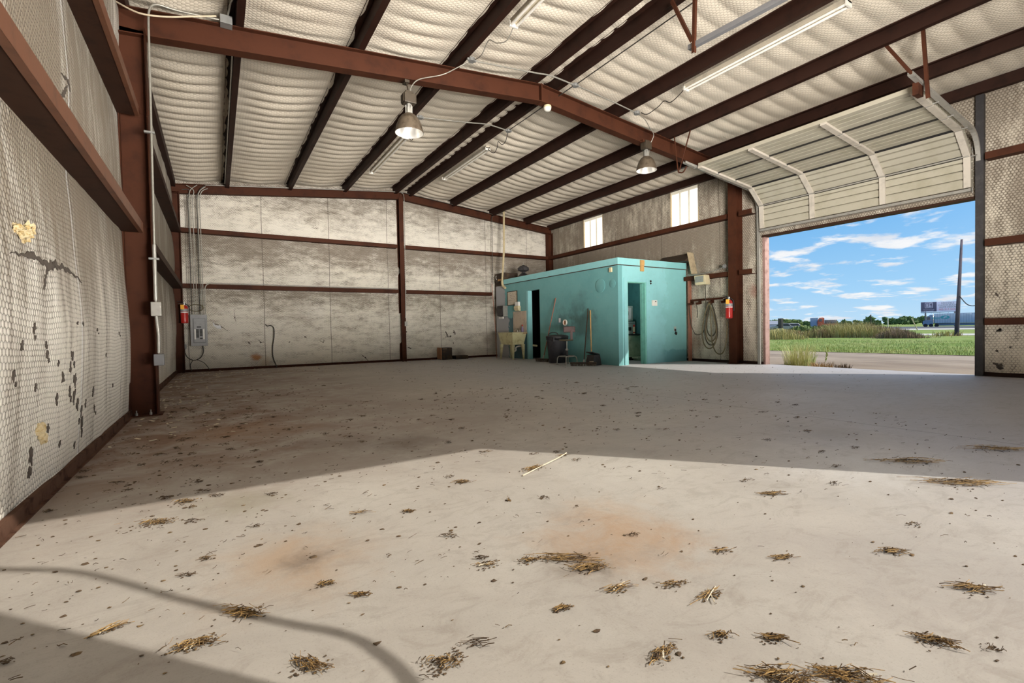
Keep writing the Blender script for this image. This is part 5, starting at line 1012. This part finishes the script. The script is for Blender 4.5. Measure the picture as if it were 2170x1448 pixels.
p = far(69.95, 80); tag(MB().tube([p, p + V((0, 0, 1.75))], .05, 8).build('post', MT['white']), 'thin white post behind the weeds', 'post')
p = far(71.85, 90); tag(MB().tube([p + V((.12, -.35, 0)), p + V((-.1, .3, 1.75))], .06, 8).build('post', MT['tan']), 'leaning pale post left of the truck cab', 'post')
p = far(61.1, 75); tag(MB().tube([p, p + V((0, 0, 2.0))], .32, 8).build('post', MT['black']), 'thick dark post left of the white car', 'post')
# trees along the horizon: each its own crown and trunk
def tree(az, dist, h, w, label, group=None, mat='leaf_far', seed=0):
    p = far(az, dist); t = thing('tree', label, 'tree', p, group); mb = MB(); rr = random.Random(seed)
    side = V((math.cos(math.radians(az)), -math.sin(math.radians(az)), 0))
    for k in range(11):
        q = side * rr.uniform(-.46, .46) * w + V((0, 0, h * rr.uniform(.12, .72))); mb.blob(p + q, h * rr.uniform(.2, .3), 3, 1.0, 3.4, (w / h * .8 if w < h else 1.15, w / h * .8 if w < h else 1.15, .85), seed * 5 + k)
    mb.build('crown', MT[mat], t, smooth=70); mb = MB(); mb.tube([p, p + V((0, 0, h * .6))], h * .035, 6); mb.build('trunk', MT['trunk'], t)
GT = 'distant trees along the horizon'
rr = random.Random(77)
for i in range(20):
    az = 59.4 + i * .76 + rr.uniform(-.1, .1)
    if abs(az - 68.8) < .45: continue
    hh = (7.0 if az < 62.6 else 5.2 if az < 68 else 7.2 if az > 69.5 else 5.6) * rr.uniform(.92, 1.08)
    tree(az, (490, 540, 590)[i % 3], hh * (.94, 1.04, 1.13)[i % 3], 8.5, 'distant tree in the low dark green line along the horizon', GT, 'leaf_far', i + 1)
tree(68.75, 400, 6.6, 7, 'lone rounded tree rising highest on the horizon', None, 'leaf_far', 40)
tree(62.1, 130, 2.9, 3.2, 'bright green tree behind the white car', None, 'bush', 41)
# billboard
def screen_axes(az):
    a = math.radians(az); return V((math.cos(a), -math.sin(a), 0)), V((math.sin(a), math.cos(a), 0))   # to the right, away
c = far(73.6, 205); R_, A_ = screen_axes(73.6); bb = thing('billboard', 'blue and white roadside billboard advertising home building, above the trailer', 'billboard', c)
zb, zt = CZ + .0165 * 205 + .1, CZ + .0322 * 205; hz = (zt - zb) / 2; zc = (zt + zb) / 2; hw = 4.65
O = V((c.x, c.y, zc))
mb = MB(); mb.obox(O, R_ * hw, A_ * .15, (0, 0, hz)); mb.build('panel', MT['sign_pale'], bb)
mb = MB(); mb.obox(O - R_ * (hw - 1.95) - A_ * .17, R_ * 1.9, A_ * .03, (0, 0, hz * .97)); mb.build('navy_field', MT['navy'], bb)
mb = MB(); mb.obox(O - V((0, 0, hz + .25)) - A_ * .3, R_ * hw, A_ * .35, (0, 0, .12)); [mb.obox(O - V((0, 0, hz + .45)) - A_ * .3 + R_ * k, R_ * .04, A_ * .35, (0, 0, .15)) for k in (-4, -2, 0, 2, 4)]; mb.build('catwalk', MT['truck_blue'], bb)
for k in (-3.5, 3.5):
    q = c + R_ * k + A_ * .5; mb = MB(); mb.tube([q, (q.x, q.y, zc)], .22, 8); mb.build('post', MT['panel_dark'], bb)
def btext(s, size, mat, dx, dz): text(s, size, MT[mat], frame3(O - A_ * .19 + R_ * dx + V((0, 0, dz)), R_, (0, 0, 1)), bb, .01)
btext('REMODELS', .62, 'navy', 1.8, .98); btext('CUSTOM BUILDS', .60, 'navy', 1.8, .36); btext('HOME DESIGN', .60, 'navy', 1.8, -.24); btext('903-217-9424', .74, 'sign_red', 1.8, -1.0)
btext('PROPERTIES', .5, 'sign_pale', -hw + 1.95, -.95)
L = O - R_ * (hw - 1.95) - A_ * .21 + V((0, 0, .45))
mb = MB()
for dx, dz, w_, h_ in ((0, .85, .9, .05), (0, -.78, .9, .05), (-.87, .03, .05, .82), (.87, .03, .05, .82), (-.5, .1, .06, .5), (-.2, .1, .06, .5), (-.35, .1, .15, .06), (.15, .1, .06, .5), (.45, .55, .25, .06), (.45, .05, .2, .06), (.45, -.4, .25, .06), (-.1, -.5, .5, .05)):
    mb.obox(L + R_ * dx + V((0, 0, dz)), R_ * w_, A_ * .02, (0, 0, h_))
mb.build('emblem', MT['sign_pale'], bb)
mb = MB(); mb.obox(O - A_ * .21 + R_ * (-hw + 1.95) + V((0, 0, -1.33)), R_ * 1.15, A_ * .02, (0, 0, .045)); mb.build('subtitle_strip', MT['sign_pale'], bb)
# semi truck
az0 = 72.42; d0 = 185; c = far(az0, d0); R_, A_ = screen_axes(74.0); zg = CZ - .0071 * d0 - .03
tk = thing('semi_truck', 'long pale blue semi trailer and cab parked below the billboard', 'truck', (c.x, c.y, zg)); B = V((c.x, c.y, zg))
mb = MB(); mb.obox(B + R_ * 9.5 + V((0, 0, 2.50)), R_ * 6.9, A_ * 1.25, (0, 0, 1.38)); mb.build('trailer_box', MT['trailer'], tk)
mb = MB(); [mb.obox(B + R_ * (2.7 + .55 * k) - A_ * 1.26 + V((0, 0, 2.50)), R_ * .03, A_ * .02, (0, 0, 1.36)) for k in range(25)]; mb.build('side_posts', MT['truck_blue'], tk)
mb = MB(); mb.obox(B + R_ * 9.5 - A_ * .6 + V((0, 0, .72)), R_ * 6.5, A_ * .06, (0, 0, .36)); mb.build('side_skirt', MT['truck_blue'], tk)
mb = MB(); m_ = [(0.05, .55), (2.3, .55), (2.3, 3.55), (1.7, 3.6), (1.05, 3.0), (.9, 2.1), (.1, 1.75)]
mb.prism([B + R_ * a_ + V((0, 0, b_)) - A_ * 1.15 for a_, b_ in m_], A_ * 2.3); mb.build('cab', MT['truck_blue'], tk)
mb = MB(); mb.prism([B + R_ * a_ + V((0, 0, b_)) - A_ * 1.18 for a_, b_ in ((1.0, 2.1), (1.7, 2.1), (1.7, 2.9), (1.15, 2.9))], A_ * .03); mb.build('cab_window', MT['glass_dark'], tk)
mb = MB(); mb.tube([B + R_ * 2.42 - A_ * 1.0 + V((0, 0, 1)), B + R_ * 2.42 - A_ * 1.0 + V((0, 0, 3.9))], .09, 8); mb.build('exhaust_stack', MT['chrome'], tk)
for k in (.7, 1.9, 3.1, 13.6, 15.0):
    mb = MB(); q = B + R_ * k - A_ * 1.2 + V((0, 0, .5)); mb.lathe(q, [(.5, 0), (.5, .35)], 20, A_); mb.build('wheel', MT['black'], tk, smooth=40)
mb = MB(); q = B + R_ * 4.9 - A_ * 1.29 + V((0, 0, 2.75)); pts = [q + R_ * (1.0 * math.cos(t)) + V((0, 0, .50 * math.sin(t))) for t in [k * math.pi / 12 for k in range(24)]]
mb.prism(pts, A_ * .02); mb.build('logo_oval', MT['teal_logo'], tk)
mb = MB(); mb.prism([q - A_ * .012 + R_ * a_ + V((0, 0, b_)) for a_, b_ in ((-.5, -.25), (-.1, .28), (.35, .3), (.45, -.1), (.1, -.05), (-.05, -.28))], A_ * .01); mb.build('logo_mark', MT['trailer'], tk)
mb = MB(); mb.obox(q - R_ * 2.0 + V((0, 0, -.15)), R_ * .95, A_ * .012, (0, 0, .10)).obox(q - R_ * 1.7 + V((0, 0, -.48)), R_ * .7, A_ * .012, (0, 0, .07)); mb.build('logo_stripe', MT['teal_logo'], tk)
# far vehicles and a roof to the left
c = far(64.35, 150); R_, A_ = screen_axes(64.4); B = V((c.x, c.y, c.z)); rt = thing('red_truck', 'orange red truck cab showing above the weeds', 'truck', B)
mb = MB(); mb.prism([B + R_ * a_ + V((0, 0, b_)) - A_ for a_, b_ in ((-.2, .5), (1.5, .5), (1.5, 2.9), (1.2, 3.05), (.4, 3.0), (-.2, 1.9))], A_ * 2); mb.build('cab', MT['orange_red'], rt)
mb = MB(); mb.obox(B - R_ * .75 + V((0, 0, 1.8)), R_ * .85, A_ * 1.0, (0, 0, 1.2)); mb.build('nose', MT['truck_blue'], rt)
mb = MB(); mb.obox(B + R_ * 2.9 + V((0, 0, 1.9)), R_ * 1.35, A_ * 1.0, (0, 0, .5)); mb.build('load', MT['glass_dark'], rt)
mb = MB(); mb.obox(B + R_ * 3.0 + V((0, 0, 1.0)), R_ * 1.5, A_ * 1.02, (0, 0, .4)); mb.build('bed', MT['orange_red'], rt)
mb = MB(); mb.prism([B + R_ * a_ + V((0, 0, b_)) - A_ * 1.02 for a_, b_ in ((.2, 2.0), (1.0, 2.0), (1.0, 2.7), (.5, 2.7))], A_ * .02); mb.build('window', MT['glass_dark'], rt)
for k in (-.6, 1.9, 3.8):
    mb = MB(); mb.lathe(B + R_ * k - A_ * 1.05 + V((0, 0, .5)), [(.5, 0), (.5, .3)], 16, A_); mb.build('wheel', MT['black'], rt)
def car(az, dist, label, mat):
    c = far(az, dist); R_, A_ = screen_axes(az); B = V((c.x, c.y, c.z)); t = thing('parked_car', label, 'car', B)
    mb = MB(); mb.prism([B + R_ * a_ + V((0, 0, b_)) - A_ * .85 for a_, b_ in ((-2.1, .35), (2.1, .35), (2.15, .8), (1.3, .95), (.8, 1.45), (-.7, 1.5), (-1.3, .98), (-2.1, .85))], A_ * 1.7); mb.build('body', MT[mat], t, bevel=.05)
    mb = MB(); mb.prism([B + R_ * a_ + V((0, 0, b_)) - A_ * .87 for a_, b_ in ((-1.1, .98), (1.1, .98), (.75, 1.4), (-.65, 1.43))], A_ * .02); mb.build('side_windows', MT['glass_dark'], t)
    for k in (-1.3, 1.35):
        mb = MB(); mb.lathe(B + R_ * k - A_ * .9 + V((0, 0, .33)), [(.33, 0), (.33, .2)], 16, A_); mb.build('wheel', MT['black'], t)
car(62.28, 108, 'white car parked beyond the low weeds, under the bright green tree', 'white'); car(61.35, 100, 'pale grey car partly hidden left of the white car', 'panel_grey')
c = far(60.3, 150); R_, A_ = screen_axes(60.3); hs_ = thing('shed_house', 'low far building with a grey pitched roof beside the jamb', 'house', c)
mb = MB(); mb.obox(c + V((0, 0, .8)), R_ * 3.5, A_ * 2, (0, 0, .8)); mb.build('walls', MT['vinyl_white'], hs_)
mb = MB(); mb.prism([c - R_ * 3.9 - A_ * 2.3 + V((0, 0, 1.55)), c - R_ * 3.9 + A_ * 2.3 + V((0, 0, 1.55)), c - R_ * 3.9 + V((0, 0, 2.5))], R_ * 7.8); mb.build('roof', MT['roof_grey'], hs_)

# ================================================================ LITTER ON THE FLOOR
rnd = random.Random(33)
def straws(c, n, L, spread, ang, jit, r=.00105, mb=None):
    mb = MB() if mb is None else mb
    for i in range(n):
        a = ang + rnd.gauss(0, jit * .7); l = L * rnd.uniform(.35, 1.0); al, pe = rnd.gauss(0, spread), rnd.gauss(0, spread * .3); x = c[0] + al * math.cos(ang) - pe * math.sin(ang); y = c[1] + al * math.sin(ang) + pe * math.cos(ang); d = V((math.cos(a), math.sin(a), 0)) * l / 2
        z = .004 + rnd.random() * min(.02, .004 + spread * .2); m = V((x, y, z + rnd.uniform(0, .006)))
        mb.tube([V((x, y, z)) - d, m, V((x, y, z)) + d + V((0, 0, rnd.uniform(-.002, .01)))], r * rnd.uniform(.5, 1.3), 5)
    return mb
def crumbs(c, n, spread, mb, s=.006):
    for i in range(n):
        p = (c[0] + rnd.gauss(0, spread), c[1] + rnd.gauss(0, spread * .6), .003); mb.blob(p, s * rnd.uniform(.4, 1.3), 1, .9, 3, (1.4, 1.0, .6), i)
    return mb
def clump(x, y, n, L, spread, ang, label, jit=.5, pale=0, cr=8, group=None):
    t = thing('straw_clump', label, 'straw', (x, y, 0), group); L *= 1.0 if L >= .14 else .72; spread *= 1.5 if L >= .14 else .85
    straws((x, y), int(n * 1.7), L, spread, ang, jit, mb=(m1 := MB())); m1.build('stalks', MT['straw'], t, normals=False)
    m2 = MB(); crumbs((x, y), cr * 3, spread * 1.1, m2, .003); straws((x, y), int(n * 1.6), L * .45, spread * .8, ang, .9, .0013, m2); m2.build('chaff', MT['straw_dark'], t, normals=False)['kind'] = 'stuff'
    if pale:
        m3 = MB(); straws((x, y), pale, L * 1.15, spread * .4, ang + .5, .3, .0026, m3); m3.build('pale_stalk', MT['straw_pale'], t, normals=False)
    return t
A0 = -.55     # most wisps lie across the view
clump(2.59, 2.55, 26, .10, .045, A0 + .7, 'tangled straw clump near the far end of the sunlit floor', .9)
o = MB().tube(spline([(2.45, 2.46, .006), (2.68, 2.56, .010), (2.86, 2.64, .012), (2.98, 2.70, .016)], 4), .0045, 6).build('pale_stalk', MT['straw_pale'], smooth=60); tag(o, 'long pale stalk lying through the far straw clump by the shadow edge', 'stalk')
clump(2.95, 2.69, 8, .07, .025, A0, 'small straw tuft at the tip of the long pale stalk', .8)
clump(2.09, 2.56, 22, .07, .03, A0, 'short dense straw wisp left of the long pale stalk', .3)
clump(2.0, 1.47, 10, .20, .03, A0 - .15, 'longest straw wisp, crossing the rusty stain in the middle of the floor', .14)
clump(2.03, 1.36, 24, .11, .035, A0, 'thick straw clump at the right end of the longest wisp', .5)
clump(1.88, 1.54, 12, .05, .028, A0, 'ring shaped bit of straw left of the longest wisp', 1.5, cr=14)
clump(1.73, 1.60, 8, .06, .03, A0, 'thin straw with a pale piece left of the ring shaped bit', .5, pale=1)
clump(1.45, 2.42, 3, .14, .01, A0 + .1, 'single golden straw lying alone in the left half of the sunlit floor', .1, cr=1)
clump(1.66, 2.30, 10, .06, .02, A0 - .2, 'small feathered straw bit right of the lone golden straw', .5)
clump(.92, 1.76, 30, .11, .04, A0 - .3, 'large straw clump lying across the rope shadow', .6)
clump(.79, 1.66, 24, .08, .04, A0 + .4, 'straw clump with pale stems near the lower left shadow edge', .8, pale=3, cr=16)
clump(.6, 2.86, 26, .08, .05, A0, 'loose chaff heap near the left wall in the sun', .9, cr=26)
clump(.7, 3.14, 16, .07, .03, A0, 'chaff tuft just inside the sunlit edge near the left wall', .9, cr=14)
clump(1.26, 1.66, 10, .09, .012, A0, 'small straw cross left of the middle of the floor', .25)
clump(2.02, 1.20, 14, .09, .025, A0 + .35, 'straw wisp with a golden stem below the longest wisp', .3, pale=1)
clump(2.2, 1.11, 10, .05, .03, A0, 'dark scattered straw bits right of the middle', .6)
clump(2.25, 1.0, 8, .12, .03, A0 + .5, 'crossed straws with a long pale stem, right of the middle', .5, pale=2)
clump(1.79, 1.21, 16, .045, .018, A0, 'tight dark straw knot below the middle of the floor', .5)
clump(4.35, .94, 34, .20, .06, A0 - .15, 'long golden straw wisp at the right edge of the sunlit floor', .25)
clump(4.66, 1.26, 20, .22, .06, A0 - .1, 'brown straw wisp in the shade beside the sunlight boundary', .3)
clump(5.44, 1.07, 18, .22, .06, A0 - .2, 'brown straw wisp farther right in the shade', .3)
clump(3.1, .80, 18, .08, .03, A0 - .2, 'small dark straw wisp right of centre in the sun', .4)
clump(3.0, .54, 22, .10, .04, A0 - .25, 'dark straw wisp near the lower right', .5, pale=1)
clump(2.56, .51, 26, .06, .03, A0 - .6, 'dark straw clump crossed by two bright pale stalks', .8, pale=3)
clump(1.88, .89, 22, .05, .03, A0 + .6, 'dark straw clump with one bright pale stalk at the bottom', .8, pale=1)
clump(2.2, .76, 14, .08, .02, A0 - .4, 'straw wisp between the two pale stalk clumps', .3)
clump(2.09, .85, 14, .04, .02, A0, 'compact dark straw bit left of the bottom wisp', .8)
clump(1.06, 1.38, 20, .10, .035, A0 - .4, 'twiggy straw wisp at the bottom right of the rope shadow', .5)
clump(1.37, 1.19, 22, .04, .035, A0, 'sandy chaff patch right of the rope shadow', 1.2, cr=24)
clump(2.07, .66, 40, .09, .05, A0 - .3, 'straw heap cut by the bottom edge, left of its neighbour', .8, pale=2)
clump(2.21, .57, 40, .09, .05, A0 - .3, 'straw heap cut by the bottom edge, right of its neighbour', .8, pale=2)
clump(2.56, 1.17, 8, .07, .02, A0, 'thin straw bit above the right of the rusty stain', .4)
clump(2.7, 1.01, 12, .09, .02, A0, 'dark straw sliver right of the rusty stain', .3)
clump(.56, 1.89, 10, .11, .02, A0 + .8, 'thin pale straw touching the lower left shadow edge', .2, pale=1)
clump(1.18, 1.8, 12, .05, .02, A0, 'small golden straw bit above the rope shadow', .6)
clump(2.16, 2.15, 4, .06, .01, A0 + 1.6, 'short twig standing apart in the middle of the sunlit floor', .3)
clump(3.36, 1.42, 14, .12, .04, A0, 'faint straw line on the pale right half of the floor', .3)
mb = MB()
for i in range(2600):
    x = rnd.uniform(.1, 6.5); y = rnd.uniform(.35, 6.5)
    if rnd.random() < .35: x = abs(rnd.gauss(0, 1.0)) + .06; y = rnd.uniform(1.5, 9)
    if rnd.random() < .7:
        mb.blob((x, y, .002), .0016 + .007 * rnd.random() ** 3, 1, .9, 3, (1.6, 1.0, .5), i)
    elif i % 6: straws((x, y), rnd.choice((1, 1, 2)), rnd.uniform(.012, .05), .012, A0, .7, .001, mb)
    else:
        straws((x, y), 12, rnd.uniform(.02, .055), .018, A0, .6, .0011, mb); crumbs((x, y), 9, .018, mb, .0028)
for i in range(1900):
    x = rnd.uniform(.3, 11.2); y = rnd.uniform(3.0, 13.5)
    if x > 8.3 and y > 7.6: continue
    mb.blob((x, y, .002), .002 + .009 * rnd.random() ** 4, 1, .9, 3, (1.8, 1.0, .35), i)
tag(mb.build('chaff_litter', MT['straw_dark'], normals=False), 'small dark crumbs and chaff scattered over the whole floor', 'litter', None, 'stuff')
mb = MB()
for i in range(520):
    if rnd.random() < .75: x = rnd.uniform(.2, 8.8); y = D - .15 - abs(rnd.gauss(0, 1.2))
    else: x = .1 + abs(rnd.gauss(0, .5)); y = rnd.uniform(5, 14.3)
    q = rnd.uniform(0, 3.1); r = rnd.uniform(.008, .03); mb.obox((x, y, .006), V((math.cos(q), math.sin(q), .1)) * r, V((-math.sin(q), math.cos(q), 0)) * r * .45, (0, 0, .002))
tag(mb.build('leaf_litter', MT['straw_pale'], normals=False), 'pale dry leaves scattered along the foot of the far wall', 'leaves', None, 'stuff')
# a pull rope drooping in the front doorway; its shadow crosses the sunlit floor
pts = []
for x, y in [(-.10, 2.84), (.12, 2.65), (.35, 2.48), (.53, 2.27), (.72, 2.01), (.89, 1.80), (1.04, 1.62), (1.14, 1.51), (1.20, 1.42), (1.24, 1.31), (1.26, 1.23), (1.27, 1.12), (1.28, .95)]:
    k = (y + .44) / (-SUN.y) * -1; pts.append(V((x, y, 0)) + SUN * k * 1.0 if False else V((x, y, 0)) - SUN * ((y + .44) / SUN.y))
pts = [V((pts[0].x - .02, -.46, FZ + .02))] + pts
cord('hanging_rope', pts, .019, 'soft_black', 'dark pull rope hanging in the front doorway beside the camera', 'rope', None, 5, 8)

# ================================================================ DAYLIGHT
sun = bpy.data.lights.new('sun', 'SUN'); sun.energy = 4.3; sun.angle = math.radians(0.45); sun.color = (1.0, .93, .82)
so = bpy.data.objects.new('sun', sun); COL.objects.link(so); so.rotation_euler = SUN.to_track_quat('-Z', 'Y').to_euler()
def portal(loc, rot, sx, sy):
    l = bpy.data.lights.new('doorway_portal', 'AREA'); l.shape = 'RECTANGLE'; l.size = sx; l.size_y = sy; l.cycles.is_portal = True
    o = bpy.data.objects.new('doorway_portal', l); COL.objects.link(o); o.location = loc; o.rotation_euler = rot
portal(((FX0 + FX1) / 2, YF - .05, FZ / 2), (math.radians(90), 0, 0), FX1 - FX0, FZ)
portal((W + .14, (DY0 + DY1) / 2, DZ / 2), (math.radians(90), 0, math.radians(90)), DY1 - DY0, DZ)
w = bpy.data.worlds.new('sky'); SC.world = w; w.use_nodes = True; g = G(w.node_tree); bg = w.node_tree.nodes['Background']
c = g.n('ShaderNodeTexCoord').outputs['Generated']; s = g.sep(c); up = s[2]
blue = g.ramp(g.m('MULTIPLY', up, 1.0, clamp=True), [(0.0, (.52, .74, .93)), (.06, (.36, .65, .94)), (.17, (.20, .50, .88)), (.40, (.10, .33, .75)), (1, (.07, .24, .62))])
h = g.m('ADD', g.m('MAXIMUM', up, 0.0), 0.14); q = g.xyz(g.m('DIVIDE', s[0], h), g.m('DIVIDE', s[1], h), g.m('MULTIPLY', up, 3.0))
n = g.noise(q, 2.9, 10, 0.56, 0.1); n2 = g.noise(g.vm('ADD', q, (3.7, 1.2, 0)), 0.45, 3, 0.5)
cl = g.step(g.m('ADD', g.m('MULTIPLY', n, 0.85), g.m('MULTIPLY', n2, 0.22)), CL0, CL1)
shade = g.mix(g.step(g.noise(q, 2.2, 5, 0.6), .4, .7), (.98, .97, .96), (.72, .76, .83))
sky = g.mix(g.m('MULTIPLY', cl, .92), blue, shade)
# added fill: wide glare round the sun, unseen bright ground that lights the ceiling
sd = g.m('MAXIMUM', g.vm('DOT_PRODUCT', c, tuple(-SUN)), 0.0)
glare = g.m('MULTIPLY', g.m('POWER', sd, 5.0), GLARE)
sky = g.vm('ADD', sky, g.vm('MULTIPLY', (1.0, .95, .86), g.xyz(glare, glare, glare)))
front = g.step(g.m('MULTIPLY', s[1], -1.0), -0.05, 0.25)
fall = g.ramp(g.m('MULTIPLY', up, -1.0, clamp=True), [(0.0, 1.0), (.16, .86), (.34, .46), (.6, .20), (1.0, .10)])     # weaker downwards, so the near ceiling gets less of the added glow
yard = g.mix(front, (.30, .27, .2), g.vm('MULTIPLY', fall, tuple(GROUND_FILL * k for k in (1.0, .95, .88))))  # added glow below the horizon; no ground is modelled there
col = g.mix(g.step(up, -0.015, 0.0), yard, sky)
w.node_tree.links.new(col, bg.inputs[0]); bg.inputs[1].default_value = 1.0

# ================================================================ CAMERA
cam = bpy.data.cameras.new('camera'); co = bpy.data.objects.new('camera', cam); COL.objects.link(co); SC.camera = co
cam.sensor_width = 36.0; cam.lens = 36.0 * 1013.2 / 2170; cam.clip_start = 0.02; cam.clip_end = 3000
yaw, pit, rol = .5543, -.023, .0192
Fw = V((math.sin(yaw) * math.cos(pit), math.cos(yaw) * math.cos(pit), math.sin(pit))); r0 = V((math.cos(yaw), -math.sin(yaw), 0)); d0_ = Fw.cross(r0)
Rt = r0 * math.cos(rol) + d0_ * math.sin(rol); Up = -(-r0 * math.sin(rol) + d0_ * math.cos(rol))
co.matrix_world = Matrix(((Rt.x, Up.x, -Fw.x, CX), (Rt.y, Up.y, -Fw.y, CY), (Rt.z, Up.z, -Fw.z, CZ), (0, 0, 0, 1)))
vs = SC.view_settings; SC.display_settings.display_device = 'sRGB'; vs.view_transform = 'Standard'; vs.look = 'None'; vs.gamma = 1.0; vs.use_curve_mapping = False; vs.exposure = EXPO
cy = SC.cycles; cy.max_bounces = 8; cy.diffuse_bounces = 6; cy.glossy_bounces = 4; cy.use_denoising = True; cy.use_adaptive_sampling = True; cy.adaptive_threshold = 0.06; cy.adaptive_min_samples = 20; cy.sample_clamp_indirect = 12.0; cy.caustics_reflective = False; cy.caustics_refractive = False
for o in SC.objects:
    if '_o' in o.keys(): del o['_o']
